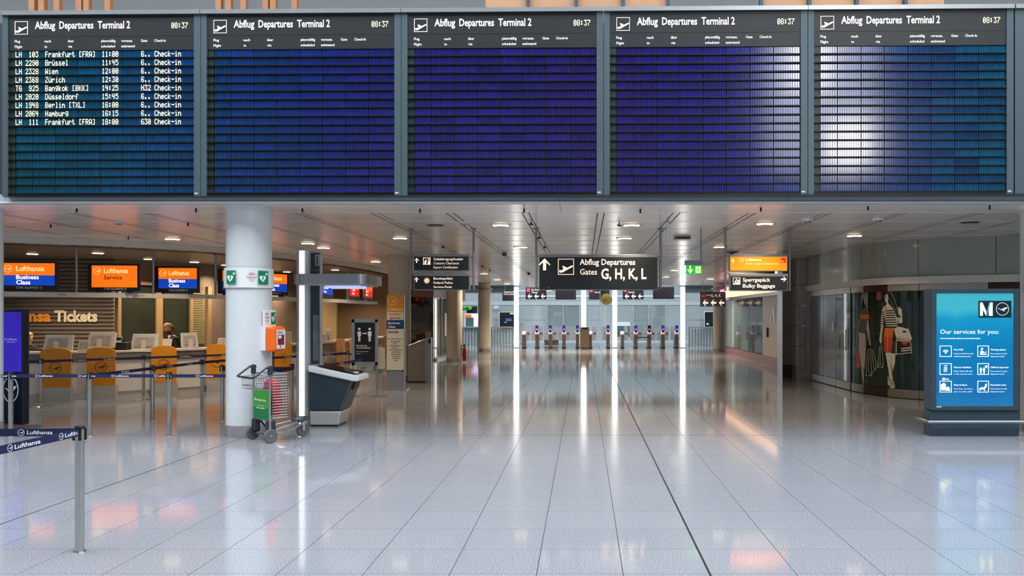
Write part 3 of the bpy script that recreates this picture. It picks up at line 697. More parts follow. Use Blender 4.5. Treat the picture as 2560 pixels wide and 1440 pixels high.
# gantry shelf over the counters, hung on steel posts
GC = offset(LC, .35)
gan = thing('screen_gantry', 'steel shelf hung on thin posts above the counters carrying the screens', 'gantry', (-9.8, 18.5, 2.2))
shelf_m = M('gantry_shelf', (224, 219, 210), .4, .0, var=.03)
ge = [-60, 190, 382, 538, 640, 740, 850, 945]
for k, (a, b) in enumerate(zip(ge, ge[1:])):
    part('shelf_panel', MB().strip(sub_curve(GC, a + .3, b - .3), 2.19, 2.29, .32), shelf_m, gan)
for x in (190, 382, 538, 640, 868, 912):
    p = on_curve(GC, x)[0]; part('post', MB().tube([(p.x, p.y + .02, 2.29), (p.x, p.y + .02, 3.25)], .028), satin, gan)
for x, s in ((148, 'D05'), (347, 'D03'), (514, 'A02')):
    p, d = on_curve(GC, x); text(s, (p.x, p.y - .01, 2.215), .045, ink, gan, r=(d.x, d.y, 0), wd=.12, lift=.01)
scr_o = M('screen_orange', (255, 112, 6), .5, var=.01, emit=.95); scr_b = M('screen_blue', (6, 62, 176), .5, var=.02, emit=.9); scr_r = M('screen_red', (255, 34, 14), .5, var=.02, emit=.75)
scr_t = M('screen_cream', (255, 214, 150), .5, emit=1.0, var=.01); scr_w = M('screen_white', (255, 240, 246), .5, emit=1.1, var=.01); scr_k = M('screen_dark_print', (34, 6, 4), .7)
def screen(x0, x1, kind, label, asp=1.86, small=False):
    p, d = on_curve(GC, (x0 + x1) / 2); hh = .615; proj = (x1 - x0) * p.y / F; full = hh * asp
    c = p + Vector((-d.y, d.x)) * .12; proj = (x1 - x0) * c.y / F
    ang = turn_for(proj / full, -c.x / c.y) if proj < .85 * full else .12
    wd = proj / (math.cos(ang) - c.x / c.y * math.sin(ang))
    t = thing('counter_screen', label, 'screen', (c.x, c.y, 2.29), ang, 'lit airline screens on the gantry')
    P = lambda n, mb, m: part(n, mb, m, t, local=True)
    z0 = .035; P('bezel', MB().box(-wd / 2, wd / 2, -.0, .07, z0, z0 + hh), black)
    for s in (-.3, .3): P('foot', MB().box(wd * s - .04, wd * s + .04, -.03, .1, 0, z0), black)
    ix0, ix1 = -wd / 2 + .085, wd / 2 - .05; iz0, iz1 = z0 + .10, z0 + hh - .045; mid = iz0 + (iz1 - iz0) * .46
    if kind == 'service': P('picture', MB().box(ix0, ix1, -.004, .0, iz0 - .01, iz1), scr_o)
    else:
        P('picture', MB().box(ix0, ix1, -.004, 0, mid, iz1), scr_o); P('lower_picture', MB().box(ix0, ix1, -.004, 0, iz0, mid), scr_b if kind == 'business' else scr_r)
    if small:
        text('Business' if kind == 'business' else 'Check', (ix0 + .25, -.004, iz0 + .16), .07, scr_w, t, wd=.38 if kind == 'business' else .3, bold=.02, local=True)
        text('Class' if kind == 'business' else 'In', (ix0 + .25, -.004, iz0 + .05), .07, scr_w, t, wd=.24, bold=.02, local=True)
        return t
    w_ = ix1 - ix0
    em = MB(); emblem(em, ix0 + w_ * .12, mid + (iz1 - mid) * .52, .075, -.005); P('emblem', em, scr_t)
    zt = mid + (iz1 - mid) * .36
    text('Lufthansa', (ix0 + w_ * .27, -.004, zt), .10, scr_t, t, wd=w_ * .53, bold=.02, local=True)
    if kind == 'service': text('Service', (ix0 + w_ * .27, -.004, zt - .145), .09, scr_k, t, wd=w_ * .40, bold=.01, local=True)
    else:
        text('Business', (ix0 + w_ * .27, -.004, iz0 + .135), .085, scr_w, t, wd=w_ * .43, bold=.025, local=True); text('Class', (ix0 + w_ * .27, -.004, iz0 + .025), .085, scr_w, t, wd=w_ * .27, bold=.025, local=True)
    text('STAR ALLIANCE', (ix0 + w_ * .27, -.0, iz0 - .065), .042, print_white, t, wd=w_ * .42, bold=.02, local=True)
    em = MB().ring(ix0 + w_ * .74, iz0 - .045, .014, .021, -.003, 0, 12); P('alliance_mark', em, print_white)
    return t
screen(-8, 141, 'business', 'lit orange and blue screen at the left picture edge', 2.05)
screen(222, 352, 'service', 'fully orange lit service screen, second from the left')
screen(393, 504, 'business', 'orange and blue lit screen just left of the white column')
screen(560, 645, 'business', 'lit screen mostly hidden behind the white column')
screen(655, 731, 'business', 'orange and blue lit screen just right of the white column')
screen(808, 843, 'business', 'small orange and blue lit screen under the info tower canopy', small=True)
screen(882, 908, 'red', 'narrow orange and red lit screen, left one of the pair', small=True)
screen(915, 941, 'red', 'narrow orange and red lit screen, right one of the pair', small=True)
# raised wall lettering
pA, dA = wallpts[0], (wallpts[1] - wallpts[0]).normalized(); seg = [wallpts[0], wallpts[1]]
wl_t = thing('wall_lettering', 'raised amber and cream lettering on the ribbed taupe wall', 'lettering', (-12.9, 21.0, 1.66))
for s, x0, x1, m in (('Lufthansa', -42, 126, M('letter_amber', (236, 150, 30), .5)), ('Tickets', 134, 246, M('letter_cream', (232, 214, 180), .5))):
    a_, _ = on_curve(seg, x0); b_, _ = on_curve(seg, x1)
    text(s, (a_.x, a_.y - .07, pz(803, a_.y)), .262, m, wl_t, r=(dA.x, dA.y, 0), wd=(b_ - a_).length, bold=.045, lift=.0)
# ---------------------------------------------------------------- people behind the counter
def person(label, loc, rz, hairc, skinc, suit, bald=False, beard=False, lean=0.0):
    t = thing('person', label, 'person', loc, rz, 'staff behind the ticket counter')
    J = [((0, 0, .50), .15), ((0, 0, .66), .155), ((0, -.01, .86), .165), ((0, 0, 1.00), .13), ((0, -.005, 1.09), .062), ((0, -.02, 1.15), .058), ((0, -.025, 1.24), .088), ((0, -.02, 1.33), .075),
         ((.17, 0, 1.00), .075), ((.225, -.02, .80), .055), ((.20, -.24, .72), .042), ((.15, -.40, .74), .03), ((-.17, 0, 1.00), .075), ((-.225, -.02, .80), .055), ((-.20, -.24, .72), .042), ((-.15, -.40, .74), .03),
         ((.10, -.05, .47), .10), ((.12, -.45, .47), .075), ((.12, -.46, .08), .05), ((.12, -.58, .05), .04), ((-.10, -.05, .47), .10), ((-.12, -.45, .47), .075), ((-.12, -.46, .08), .05), ((-.12, -.58, .05), .04)]
    if lean: J = [((p_[0], p_[1] + (1.15 - p_[2]) * lean if q_ < 16 else p_[1] + .68 * lean, p_[2]), r_) for q_, (p_, r_) in enumerate(J)]
    E = [(0, 1), (1, 2), (2, 3), (3, 4), (4, 5), (5, 6), (6, 7), (3, 8), (8, 9), (9, 10), (10, 11), (3, 12), (12, 13), (13, 14), (14, 15), (0, 16), (16, 17), (17, 18), (18, 19), (0, 20), (20, 21), (21, 22), (22, 23)]
    for s in (1, -1):                                  # hands: five fingers each, curled on the desk
        wi = 11 if s > 0 else 15
        for q, (dx, ln) in enumerate(((-.028, .06), (-.010, .075), (.008, .07), (.026, .055))):
            b0 = len(J); bx = .15 * s + dx
            J += [((bx, -.455, .742), .011), ((bx, -.455 - ln * .6, .738), .0095), ((bx, -.455 - ln, .722), .008)]; E += [(wi, b0), (b0, b0 + 1), (b0 + 1, b0 + 2)]
        b0 = len(J); J += [((.15 * s - .045 * s, -.43, .735), .011), ((.15 * s - .06 * s, -.47, .73), .009)]; E += [(wi, b0), (b0, b0 + 1)]
    me = bpy.data.meshes.new('body'); me.from_pydata([j[0] for j in J], E, [])
    o = bpy.data.objects.new('tmp_body', me); COL.objects.link(o)
    sk = o.modifiers.new('skin', 'SKIN'); sk.use_smooth_shade = True
    for k, v in enumerate(me.skin_vertices[0].data): v.radius = (J[k][1], J[k][1] * (.72 if k in (1, 2, 3) else 1)); v.use_root = (k == 0)
    o.modifiers.new('sub', 'SUBSURF').levels = 2; o.modifiers['sub'].render_levels = 2
    bpy.context.view_layer.update(); ev = bpy.data.meshes.new_from_object(o.evaluated_get(bpy.context.evaluated_depsgraph_get()))
    bpy.data.objects.remove(o)
    skin = M('skin_%d' % skinc[0], skinc, .5, var=.04, scale=10); cloth = M('suit_%d' % suit[0], suit, .8, var=.1, scale=20); shirt = M('white_shirt', (225, 225, 230), .7)
    TAB = [(1.08, .056, .052, .056), (1.12, .056, .055, .058), (1.14, .054, .085, .060), (1.16, .060, .100, .066), (1.20, .070, .102, .086), (1.24, .076, .102, .102), (1.28, .078, .100, .106), (1.32, .068, .082, .092), (1.345, .042, .052, .060), (1.36, .001, .001, .001)]
    def headpt(z, phi, off=0.0):                       # point on the head at height z, phi = 0 straight ahead
        z_ = min(max(z, 1.08), 1.36)
        for (z0, *p0), (z1, *p1) in zip(TAB, TAB[1:]):
            if z0 <= z_ <= z1:
                k = (z_ - z0) / (z1 - z0); wd, fr, bk = [u + (v_ - u) * k for u, v_ in zip(p0, p1)]; break
        c_, s_ = math.cos(phi), math.sin(phi); dp = fr if c_ > 0 else bk
        rr = 1 / math.sqrt((s_ / wd) ** 2 + (c_ / dp) ** 2) + off
        return Vector((rr * s_, -rr * c_ - .008 + (1.15 - z) * lean, z))
    zt = max(v.co.z for v in ev.vertices)
    for v in ev.vertices:                              # shape neck, jaw and skull
        c = v.co
        if c.z > 1.085:
            if c.z > 1.12: c.z = 1.12 + (c.z - 1.12) * .24 / (zt - 1.12)
            yc = -.008 + (1.15 - c.z) * lean; phi = math.atan2(c.x, -(c.y - yc)); v.co = headpt(c.z, phi)
            if abs(phi) < .3 and 1.19 < c.z < 1.245: v.co.y -= .024
    for m in (cloth, skin, shirt): ev.materials.append(m)
    for p_ in ev.polygons:
        c = p_.center; p_.use_smooth = True
        p_.material_index = 1 if (c.z > 1.085 or (c.y < -.385 and c.z > .6)) else (2 if (beard and c.z > .86 and c.y - (1.15 - c.z) * lean < -.05 and abs(c.x) < .035 + (c.z - .86) * .12) else 0)
    link('body', ev, t)
    hm = M('hair_%d' % hairc[0], hairc, .7, var=.25, scale=40)
    def cap(name, m, zs, ok, off, thick):
        g = MB(); n_ = 28; gr = [[headpt(z, 2 * math.pi * q_ / n_, off) for q_ in range(n_)] for z in zs]
        g.v = [tuple(p_) for row in gr for p_ in row]
        for i in range(len(zs) - 1):
            for q_ in range(n_):
                ph = (q_ + .5) / n_ * 2 * math.pi; ph = min(ph, 2 * math.pi - ph)
                if ok((zs[i] + zs[i + 1]) / 2, ph): g.f.append((i * n_ + q_, i * n_ + (q_ + 1) % n_, (i + 1) * n_ + (q_ + 1) % n_, (i + 1) * n_ + q_))
        g.mi = [0] * len(g.f); o_ = part(name, g, m, t, local=True, smooth=True); so = o_.modifiers.new('thick', 'SOLIDIFY'); so.thickness = thick; so.offset = 1
    if bald: cap('hair', hm, [1.17 + .012 * k for k in range(10)], lambda z, ph: ph > 1.75 and z < 1.285, .003, .006)
    else: cap('hair', hm, [1.12 + .012 * k for k in range(21)], lambda z, ph: (z > 1.30 + .0 * ph) or (ph > 1.2 and z > 1.24) or ph > 1.8, .004, .014)
    for s in (1, -1):
        e_ = headpt(1.235, s * 1.65); part('ear', MB().sphere(tuple(e_), .026, 10, (.35, .7, 1.2)), skin, t, local=True, smooth=True)
        e_ = headpt(1.245, s * .36); part('eye', MB().sphere(tuple(e_), .011, 8, (1.1, .5, .6)), black, t, local=True, smooth=True)
        b0, b1 = headpt(1.263, s * .2, .003), headpt(1.262, s * .55, .003); part('eyebrow', MB().tube([b0, headpt(1.266, s * .38, .004), b1], .004, 6), hm, t, local=True)
    e_ = headpt(1.172, 0); part('mouth', MB().sphere(tuple(e_), .02, 8, (1, .3, .25)), M('lips', (150, 80, 70), .6), t, local=True, smooth=True)
    if beard: cap('beard', M('beard_hair', (58, 36, 26), .8), [1.115 + .009 * k for k in range(9)], lambda z, ph: ph < 1.5 and (z < 1.16 or ph > .35 or z > 1.178) and z < 1.19 + .02 * (ph > 1.2), .002, .006)
    part('collar', MB().tube([headpt(1.088, 2 * math.pi * k / 16, .006) + Vector((0, 0, -.012 + (.014 if k in (6, 7, 8, 9, 10) else 0))) for k in range(16)], .014, 6, True), shirt if beard else cloth, t, local=True, smooth=True)
    return t
q = at(69.5, 848, 18.6); person('blonde person in black seated behind the counter by the blue kiosk', (q.x, 18.6, .0), math.radians(75), (196, 150, 84), (212, 154, 120), (9, 9, 11)).scale = (1.0, 1.0, 1.04)
q = at(427, 830, 20.6); person('bald bearded person in dark suit seated between window and blind', (q.x, 20.6, .0), math.radians(-50), (92, 58, 40), (164, 108, 80), (10, 10, 12), True, True, .32).scale = (1.15, 1.15, 1.185)
chair_m = M('office_chair_black', (18, 18, 20), .7)
for q_, yy, lab in ((at(452, 850, 20.9), 20.95, 'black office chair the suited man sits on'), (at(66, 850, 18.9), 19.0, 'black office chair the blonde person sits on')):
    t = thing('office_chair', lab, 'chair', (q_.x, yy, 0), .4)
    part('seat', MB().box(-.24, .24, -.24, .24, .40, .47), chair_m, t, local=True, bevel=.03)
    part('backrest', MB().box(-.22, .22, .22, .28, .5, 1.02), chair_m, t, local=True, bevel=.03); part('back_support', MB().box(-.03, .03, .2, .25, .40, .6), black, t, local=True)
    part('gas_column', MB().lathe([(.03, .06), (.03, .40)], 12), satin, t, local=True)
    for k in range(5):
        a_ = 2 * math.pi * k / 5; part('foot', MB().tube([(0, 0, .1), (.28 * math.cos(a_), .28 * math.sin(a_), .07)], .02, 6), black, t, local=True); part('castor', MB().sphere((.28 * math.cos(a_), .28 * math.sin(a_), .03), .03, 8), black, t, local=True)
# ---------------------------------------------------------------- blue kiosk at the left edge
t = thing('blue_kiosk', 'tall kiosk with bright blue screen cut by the left picture edge', 'kiosk', (px(20, 13.0), 13.0, 0), -.06)
P = lambda n, mb, m, **k: part(n, mb, m, t, local=True, **k)
kn = M('kiosk_navy', (16, 22, 40), .35); xr = px(60, 13) - px(20, 13); xl = xr - .82
P('body', MB().box(xl, xr, 0, .14, .06, 1.89), kn, bevel=.02)
P('screen', MB().box(xl + .05, xr - .03, -.006, 0, .90, 1.85), M('screen_violet_blue', (60, 44, 186), .4, var=.25, scale=2.5, emit=.35))
P('base_plate', MB().box(xl - .05, xr + .13, -.12, .3, 0, .025), steel, bevel=.005)
em = MB(); em.ring(0, 0, .13, .14, -.008, 0); em.prism(poly_at(CRANE, 0, 0, .115, .10), -.008, 0)
em.xf(Matrix.Translation((px(27, 13) - px(20, 13), 0, .62)) @ Matrix.Diagonal((.92, 1, 1.45, 1))); P('emblem', em, print_white)
em = MB(); emblem(em, px(12, 13) - px(20, 13), pz(848, 13), .026, -.007); P('small_emblem', em, print_white)
text('Lufthansa', (px(18, 13) - px(20, 13), -.006, pz(850.5, 13)), .033, print_white, t, wd=.165, bold=.02, local=True)
P('underline', MB().box(px(18, 13) - px(20, 13), px(40, 13) - px(20, 13), -.009, -.006, pz(856, 13), pz(854.5, 13)), print_white)
# ---------------------------------------------------------------- barrier posts with navy belts
post_steel = M('post_steel', (200, 198, 194), .16, 1.0, var=.03)
def belt_post(x, yb, label, r=.031, disc=False, Y=None):
    Y = Y or fy(yb); t = thing('belt_post', label, 'barrier post', (px(x, Y), Y, 0), group='belt barrier posts')
    P = lambda n, mb, m, **k: part(n, mb, m, t, local=True, **k)
    P('tube', MB().lathe([(r, .0), (r, .90)], 24), post_steel, smooth=True)
    P('cap', MB().lathe([(r + .003, .93), (r + .004, .945), (r, .952), (0, .953)], 24), black, smooth=True)
    P('head', MB().lathe([(r + .002, .86), (r + .002, .93)], 24), post_steel, smooth=True)
    for a_ in range(4):
        c, s = math.cos(a_ * math.pi / 2 + .6), math.sin(a_ * math.pi / 2 + .6); q_ = Vector((c * (r + .004), s * (r + .004)))
        P('belt_clip', MB().slab([(q_.x - .008, q_.y - .008), (q_.x + .008, q_.y - .008), (q_.x + .008, q_.y + .008), (q_.x - .008, q_.y + .008)], .845, .935), black)
    if disc: P('disc_base', MB().lathe([(.185, 0), (.185, .012), (.16, .022), (.04, .035), (r, .06)], 32), post_steel, smooth=True)
    else: P('floor_socket', MB().lathe([(r + .012, 0), (r + .01, .006), (r, .008)], 24), steel, smooth=True)
    return t
def belt(owner, a, b, zc=.895, hb=.050, words=(), tw=.20):
    """navy belt from plan point a to b, fixed to its post; words = fractions along where the print stands"""
    a, b = Vector(a), Vector(b); d = (b - a).normalized(); n = Vector((d.y, -d.x)) * .0015
    vs = [(p.x + s * n.x, p.y + s * n.y, z) for p in (a, b) for s in (1, -1) for z in (zc - hb / 2, zc + hb / 2)]
    o = part('belt', MB().add(vs, [(0, 4, 5, 1), (2, 3, 7, 6), (1, 5, 7, 3), (0, 2, 6, 4), (0, 1, 3, 2), (4, 6, 7, 5)]), navy, owner)
    if n.y > 0: d, n = -d, -n
    front = n.y < 0
    L = (b - a).length
    for f in words:
        c = a + (b - a) * f; rr = d if d.x * (1 if front else 1) >= 0 else -d
        if rr.x < 0: rr = -rr
        nr = Vector((rr.y, -rr.x)).normalized()
        p0 = Vector((c.x, c.y, zc - hb * .24)) 
        text('Lufthansa', p0, hb * .48, print_white, o, r=(rr.x, rr.y, 0), wd=tw, bold=.02, lift=.003)
        e = MB(); emblem(e, 0, 0, hb * .42, 0, .001, .14)
        m = Matrix.Identity(4); 
        for i, vv in enumerate(((rr.x, rr.y, 0), (-nr.x, -nr.y, 0), (0, 0, 1))):
            for j in range(3): m[j][i] = vv[j]
        q_ = c - rr * hb * .75 + nr * .003
        m[0][3], m[1][3], m[2][3] = q_.x, q_.y, zc
        part('emblem', e.xf(m), print_white, o)
W2 = lambda x, Y: Vector((px(x, Y), Y))
P0 = belt_post(199, 1378, 'nearest steel belt post in the left foreground', .033)
belt(P0, W2(199, 6.24), Vector((-7.2, 6.12)), .905, .058, (.115,), .19)
belt(P0, W2(199, 6.24), Vector((-3.86, 3.9)), .905, .058, (.075, .30), .26)
P1 = belt_post(27, 1090, 'steel belt post before the blue kiosk'); P2 = belt_post(225, 1090, 'steel belt post second in the middle row, before the second amber shield'); P3 = belt_post(423, 1090, 'steel belt post of the middle row, left of the white column')
belt(P1, W2(-140, 12.2), W2(27, 12.2), words=(.88,)); belt(P1, W2(27, 12.2), W2(225, 12.2), words=(.36, .90)); belt(P2, W2(225, 12.2), W2(423, 12.2), words=(.32, .86)); belt(P3, W2(423, 12.2), W2(596, 12.2), words=(.44,))
P4 = belt_post(382, 1053, 'steel belt post behind the middle row, before the third amber shield'); P5 = belt_post(556, 1053, 'steel belt post right beside the white column'); P6 = belt_post(505, 1023, 'steel belt post before the fourth amber shield')
belt(P2, W2(225, 12.25), W2(382, 13.93), words=(.5,), tw=.16); belt(P4, W2(382, 13.93), W2(505, 15.7), words=(.3, .7), tw=.16); belt(P6, W2(505, 15.7), W2(640, 17.4), words=(.5,), tw=.16); belt(P5, W2(556, 13.93), W2(730, 13.93), words=())
P7 = belt_post(103, 1018, 'steel belt post on a round disc base before the first amber shield', disc=True); P8 = belt_post(359, 1000, 'steel belt post on a round disc base between second and third shields', disc=True)
belt(P7, W2(-60, 15.6), W2(103, 16.06)); belt(P7, W2(103, 16.06), W2(359, 17.4), words=(.33, .62), tw=.16); belt(P8, W2(359, 17.4), W2(640, 19.2), words=(.33, .7), tw=.16)
P9 = belt_post(730, 1046, 'steel belt post between the trolley and the info tower'); belt(P9, W2(660, 13.3), W2(730, 14.3), zc=.86)
P10 = belt_post(811, 0, 'steel belt post showing just above the console', Y=14.6)
P11 = belt_post(869, 0, 'steel belt post beyond the console at the far counter', Y=19.5, disc=True)
belt(P11, W2(640, 17.0), W2(869, 19.5), words=(.3, .75), tw=.16); belt(P11, W2(869, 19.5), W2(884, 18.6), words=()); belt(P10, W2(811, 14.6), W2(905, 16.6), words=(.4,), tw=.16)
# ================================================================ things around the near column
green = M('safety_green', (0, 128, 84), .45, var=.03); red_ink = M('red_ink', (190, 54, 64), .5); sign_white = M('sign_white', (232, 234, 234), .4, var=.01)
HEART = [(0, -.5), (.42, -.02), (.5, .22), (.38, .42), (.18, .44), (0, .28), (-.18, .44), (-.38, .42), (-.5, .22), (-.42, -.02)]
BOLT = [(.02, .22), (.2, .22), (.06, .04), (.18, .04), (-.12, -.30), (-.02, -.06), (-.16, -.06)]
def aed_sign(t, o, r, w_, h_):                         # green plate with heart, bolt and cross, on frame (origin, right)
    r = Vector(r).normalized(); n = Vector((r.y, -r.x, 0)); m = Matrix.Identity(4)
    for j in range(3): m[j][0] = r[j]; m[j][1] = -n[j]; m[j][2] = (0, 0, 1)[j]; m[j][3] = o[j]
    g = part('green_plate', MB().box(0, w_, -.003, 0, 0, h_).xf(m), green, t)
    part('heart', MB().prism(poly_at(HEART, w_ * .42, h_ * .42, w_ * .66, h_ * .5), -.006, -.003).xf(m), print_white, g)
    part('bolt', MB().prism(poly_at(BOLT, w_ * .42, h_ * .44, w_ * .7, h_ * .5), -.008, -.006).xf(m), green, g)
    part('cross', MB().box(w_ * .78, w_ * .86, -.006, -.003, h_ * .66, h_ * .88).box(w_ * .66, w_ * .98, -.006, -.003, h_ * .74, h_ * .80).xf(m), print_white, g)
CXc, CYc, RB = -5.03, 12.36, .348
t = thing('defibrillator_band', 'wide white band with green heart signs round the near column', 'sign', (CXc, CYc, 2.2))
part('band', MB().lathe([(RB, 0), (RB, .295)], 44).lathe([(RB - .02, 0), (RB, 0)], 44).lathe([(RB, .295), (RB - .02, .295)], 44), sign_white, t, local=True, smooth=True)
def on_band(deg):
    a_ = math.radians(deg); return Vector((CXc + RB * math.sin(a_), CYc - RB * math.cos(a_), 0)), Vector((math.cos(a_), math.sin(a_), 0))
for deg in (-19, 56): q_, r_ = on_band(deg); aed_sign(t, Vector((q_.x, q_.y, 2.25)) - r_ * .09 + Vector((r_.y, -r_.x, 0)) * .014, r_, .165, .20)
for k, s in enumerate(('AED', 'Notruf', '112')): q_, r_ = on_band(28); text(s, Vector((q_.x, q_.y, 2.385 - .047 * k)), .032, red_ink, t, r=r_, align='CENTER', bold=.005, lift=.006)
th = math.radians(78); aed = thing('defibrillator_box', 'orange defibrillator box with a picture label on a white bracket', 'defibrillator', (CXc + .325 * math.sin(th), CYc - .325 * math.cos(th), 1.27), th)
P = lambda n, mb, m, **k: part(n, mb, m, aed, local=True, **k)
P('bracket', MB().box(-.15, .15, -.045, .05, .0, .36), sign_white, bevel=.004)
P('back_plate', MB().box(-.15, .15, -.03, .0, .34, .60), sign_white, bevel=.004)
orange_pl = M('orange_plastic', (244, 104, 18), .35, var=.03)
P('case', MB().box(-.155, .155, -.175, -.046, -.02, .36), orange_pl, bevel=.03); P('case_lid', MB().box(-.15, .15, -.2, -.15, .0, .335), orange_pl, bevel=.02)
P('label', MB().box(-.105, .115, -.204, -.2, .03, .31), sign_white); P('picture', MB().box(-.08, .085, -.207, -.204, .085, .235), M('label_picture', (120, 40, 40), .5, var=.6, scale=14))
P('picture_inset', MB().box(-.07, .01, -.209, -.207, .18, .225), sign_white); P('label_mark', MB().box(-.02, .0, -.207, -.204, .045, .075), black)
text('AED-Defi', (-.085, -.204, .255), .032, black, aed, wd=.125, local=True, bold=.01)
aedm = XF[aed.name_full]; aed_sign(aed, aedm @ Vector((.02, -.031, .39)), aedm.to_3x3() @ Vector((1, 0, 0)), .115, .18)
for k, s in enumerate(('AED', 'Notruf', '112')): text(s, (-.125, -.03, .53 - .05 * k), .03, red_ink, aed, wd=.11 if k == 1 else .075, local=True, bold=.005)
# ---------------------------------------------------------------- baggage trolley
ax = Vector((-4.59, 11.72)); tro = thing('baggage_trolley', 'empty baggage trolley with green advert panel and wire baskets', 'trolley', (ax.x, ax.y, 0), math.radians(47))
P = lambda n, mb, m, **k: part(n, mb, m, tro, local=True, **k)
chrome = M('trolley_chrome', (205, 208, 210), .2, 1.0, var=.03); tdark = M('trolley_dark_plastic', (44, 45, 52), .5); tyre = M('grey_tyre', (92, 94, 96), .7, var=.06)
def wheel(x, y, r, name='wheel', swivel=False):
    w_ = P(name, MB().lathe([(r * .62, -.016), (r * .9, -.02), (r, -.012), (r, .012), (r * .9, .02), (r * .62, .016)], 28).xf(Matrix.Translation((x, y, r)) @ Matrix.Rotation(math.pi / 2, 4, 'X')), tyre, smooth=True)
    part('rim', MB().lathe([(0, -.014), (r * .64, -.014), (r * .64, .014), (0, .014)], 24).xf(Matrix.Translation((x, y, r)) @ Matrix.Rotation(math.pi / 2, 4, 'X')), tdark, w_, local=True, smooth=True)
    part('hub', MB().lathe([(0, -.024), (r * .16, -.024), (r * .16, .024), (0, .024)], 12).xf(Matrix.Translation((x, y, r)) @ Matrix.Rotation(math.pi / 2, 4, 'X')), chrome, w_, local=True)
wheel(0, .27, .098); wheel(0, -.27, .098); wheel(.63, 0, .098)
for s in (1, -1):
    P('upright', MB().tube([(.0, s * .255, .14), (.0, s * .255, 1.02)], .017, 10), chrome, smooth=True)
    P('wheel_fork', MB().box(-.03, .03, s * .24 - .012, s * .24 + .012, .09, .30), tdark, bevel=.006)
    P('handle_joint', MB().lathe([(.0, -.024), (.036, -.024), (.036, .024), (0, .024)], 16).xf(Matrix.Translation((-.0, s * .255, 1.05)) @ Matrix.Rotation(math.pi / 2, 4, 'X')).box(-.03, .03, s * .255 - .02, s * .255 + .02, .95, 1.05), tdark, bevel=.004)
P('handle_bar', MB().tube([(0, .255, 1.07), (-.05, .255, 1.06), (-.21, .265, .945), (-.235, .25, .93), (-.24, .2, .925), (-.24, -.2, .925), (-.235, -.25, .93), (-.21, -.265, .945), (-.05, -.255, 1.06), (0, -.255, 1.07)], .0145, 10), tdark, smooth=True)
P('brake_lever', MB().tube([(-.02, .1, .98), (-.14, 0, .90), (-.02, -.12, .98)], .006, 6), chrome)
P('advert_panel', MB().box(-.012, .012, -.235, .235, .315, .735), M('advert_green', (64, 160, 46), .45, var=.06), bevel=.004)
P('advert_lower_field', MB().box(-.0135, -.012, -.225, .225, .32, .48), M('advert_deep_green', (8, 116, 62), .45, var=.05))
text('Mietwagencenter', (-.0135, .19, .575), .034, print_white, tro, r=(0, -1, 0), wd=.36, local=True, bold=.02); text('Car rental centre', (-.0135, .09, .50), .018, print_white, tro, r=(0, -1, 0), wd=.19, local=True); text('airport parking', (-.0135, .13, .465), .02, print_white, tro, r=(0, -1, 0), wd=.26, local=True, bold=.03)
for z in (.31, .74): P('cross_tube', MB().tube([(0, .255, z), (0, -.255, z)], .012, 8), chrome)
wire = M('basket_wire', (176, 178, 180), .3, 1.0)
ub = MB()
for z in (.80, .90): ub.tube([(-.02, .24, z), (-.19, .22, z), (-.19, -.22, z), (-.02, -.24, z)], .005, 6)
for k in range(11):
    y = -.22 + .044 * k; ub.tube([(-.19, y, .92), (-.18, y, .75), (-.02, y, .745)], .003, 5)
ub.tube([(-.02, .25, .93), (-.24, .23, .92), (-.24, -.23, .92), (-.02, -.25, .93)], .005, 6)
P('hand_basket', ub, wire)
cg = MB(); x0, x1, y0, y1, z0, z1 = .03, .25, -.27, .22, .345, .965
for k in range(17):
    z = z0 + (z1 - z0) * k / 16; cg.tube([(x0, y0, z), (x1, y0, z), (x1, y1, z), (x0, y1, z)], .0045, 5, True)
for k in range(7):
    x = x0 + (x1 - x0) * k / 6; cg.tube([(x, y0, z0), (x, y0, z1)], .004, 5); cg.tube([(x, y1, z0), (x, y1, z1)], .004, 5)
for k in range(12):
    y = y0 + (y1 - y0) * k / 11; cg.tube([(x1, y, z0), (x1, y, z1)], .004, 5)
for k in range(6):
    y = y0 + (y1 - y0) * k / 5; cg.tube([(x0, y, z0), (x1, y, z0)], .004, 5)
P('wire_cage', cg, wire)
P('cage_frame', MB().tube([(x0, y0, z1), (x1, y0, z1), (x1, y1, z1), (x0, y1, z1)], .009, 6, True).tube([(x0, y0, z0), (x1, y0, z0), (x1, y1, z0), (x0, y1, z0)], .009, 6, True), wire)
for s in (.085, -.085):
    P('deck_tube', MB().tube([(.02, s * 2.2, .155), (.30, s * 1.7, .20), (.62, s, .265), (.67, s * .6, .27)], .013, 8), chrome, smooth=True)
    P('lower_tube', MB().tube([(.0, s * 2.4, .098), (.32, s * 1.7, .12), (.60, s * .9, .21)], .013, 8), chrome, smooth=True)
for k in range(3): P('deck_bar', MB().tube([(.15 + .16 * k, .175 - .035 * k, .175 + .025 * k), (.15 + .16 * k, -.175 + .035 * k, .175 + .025 * k)], .008, 6), chrome)
P('nose_bumper', MB().tube([(.50, .11, .245), (.64, .1, .27), (.70, .04, .27), (.70, -.04, .27), (.64, -.1, .27), (.50, -.11, .245)], .022, 8), tdark, smooth=True)
P('front_fork', MB().box(.61, .65, -.035, -.025, .09, .22).box(.61, .65, .025, .035, .09, .22).box(.60, .66, -.035, .035, .21, .26), chrome, bevel=.004)
P('axle', MB().tube([(0, .27, .098), (0, -.27, .098)], .014, 8), chrome)
P('stop_flap', MB().box(-.02, .09, -.25, -.14, .13, .30).box(-.02, .06, .16, .24, .13, .30), tdark, bevel=.01); P('foot_link', MB().tube([(.02, .2, .34), (.13, .1, .16), (.3, .02, .15)], .014, 8), tdark)
bag = thing('red_bag', 'red bundle of cloth lying in the trolley wire cage', 'bag', (ax.x, ax.y, 0), math.radians(47))
bm_ = MB()
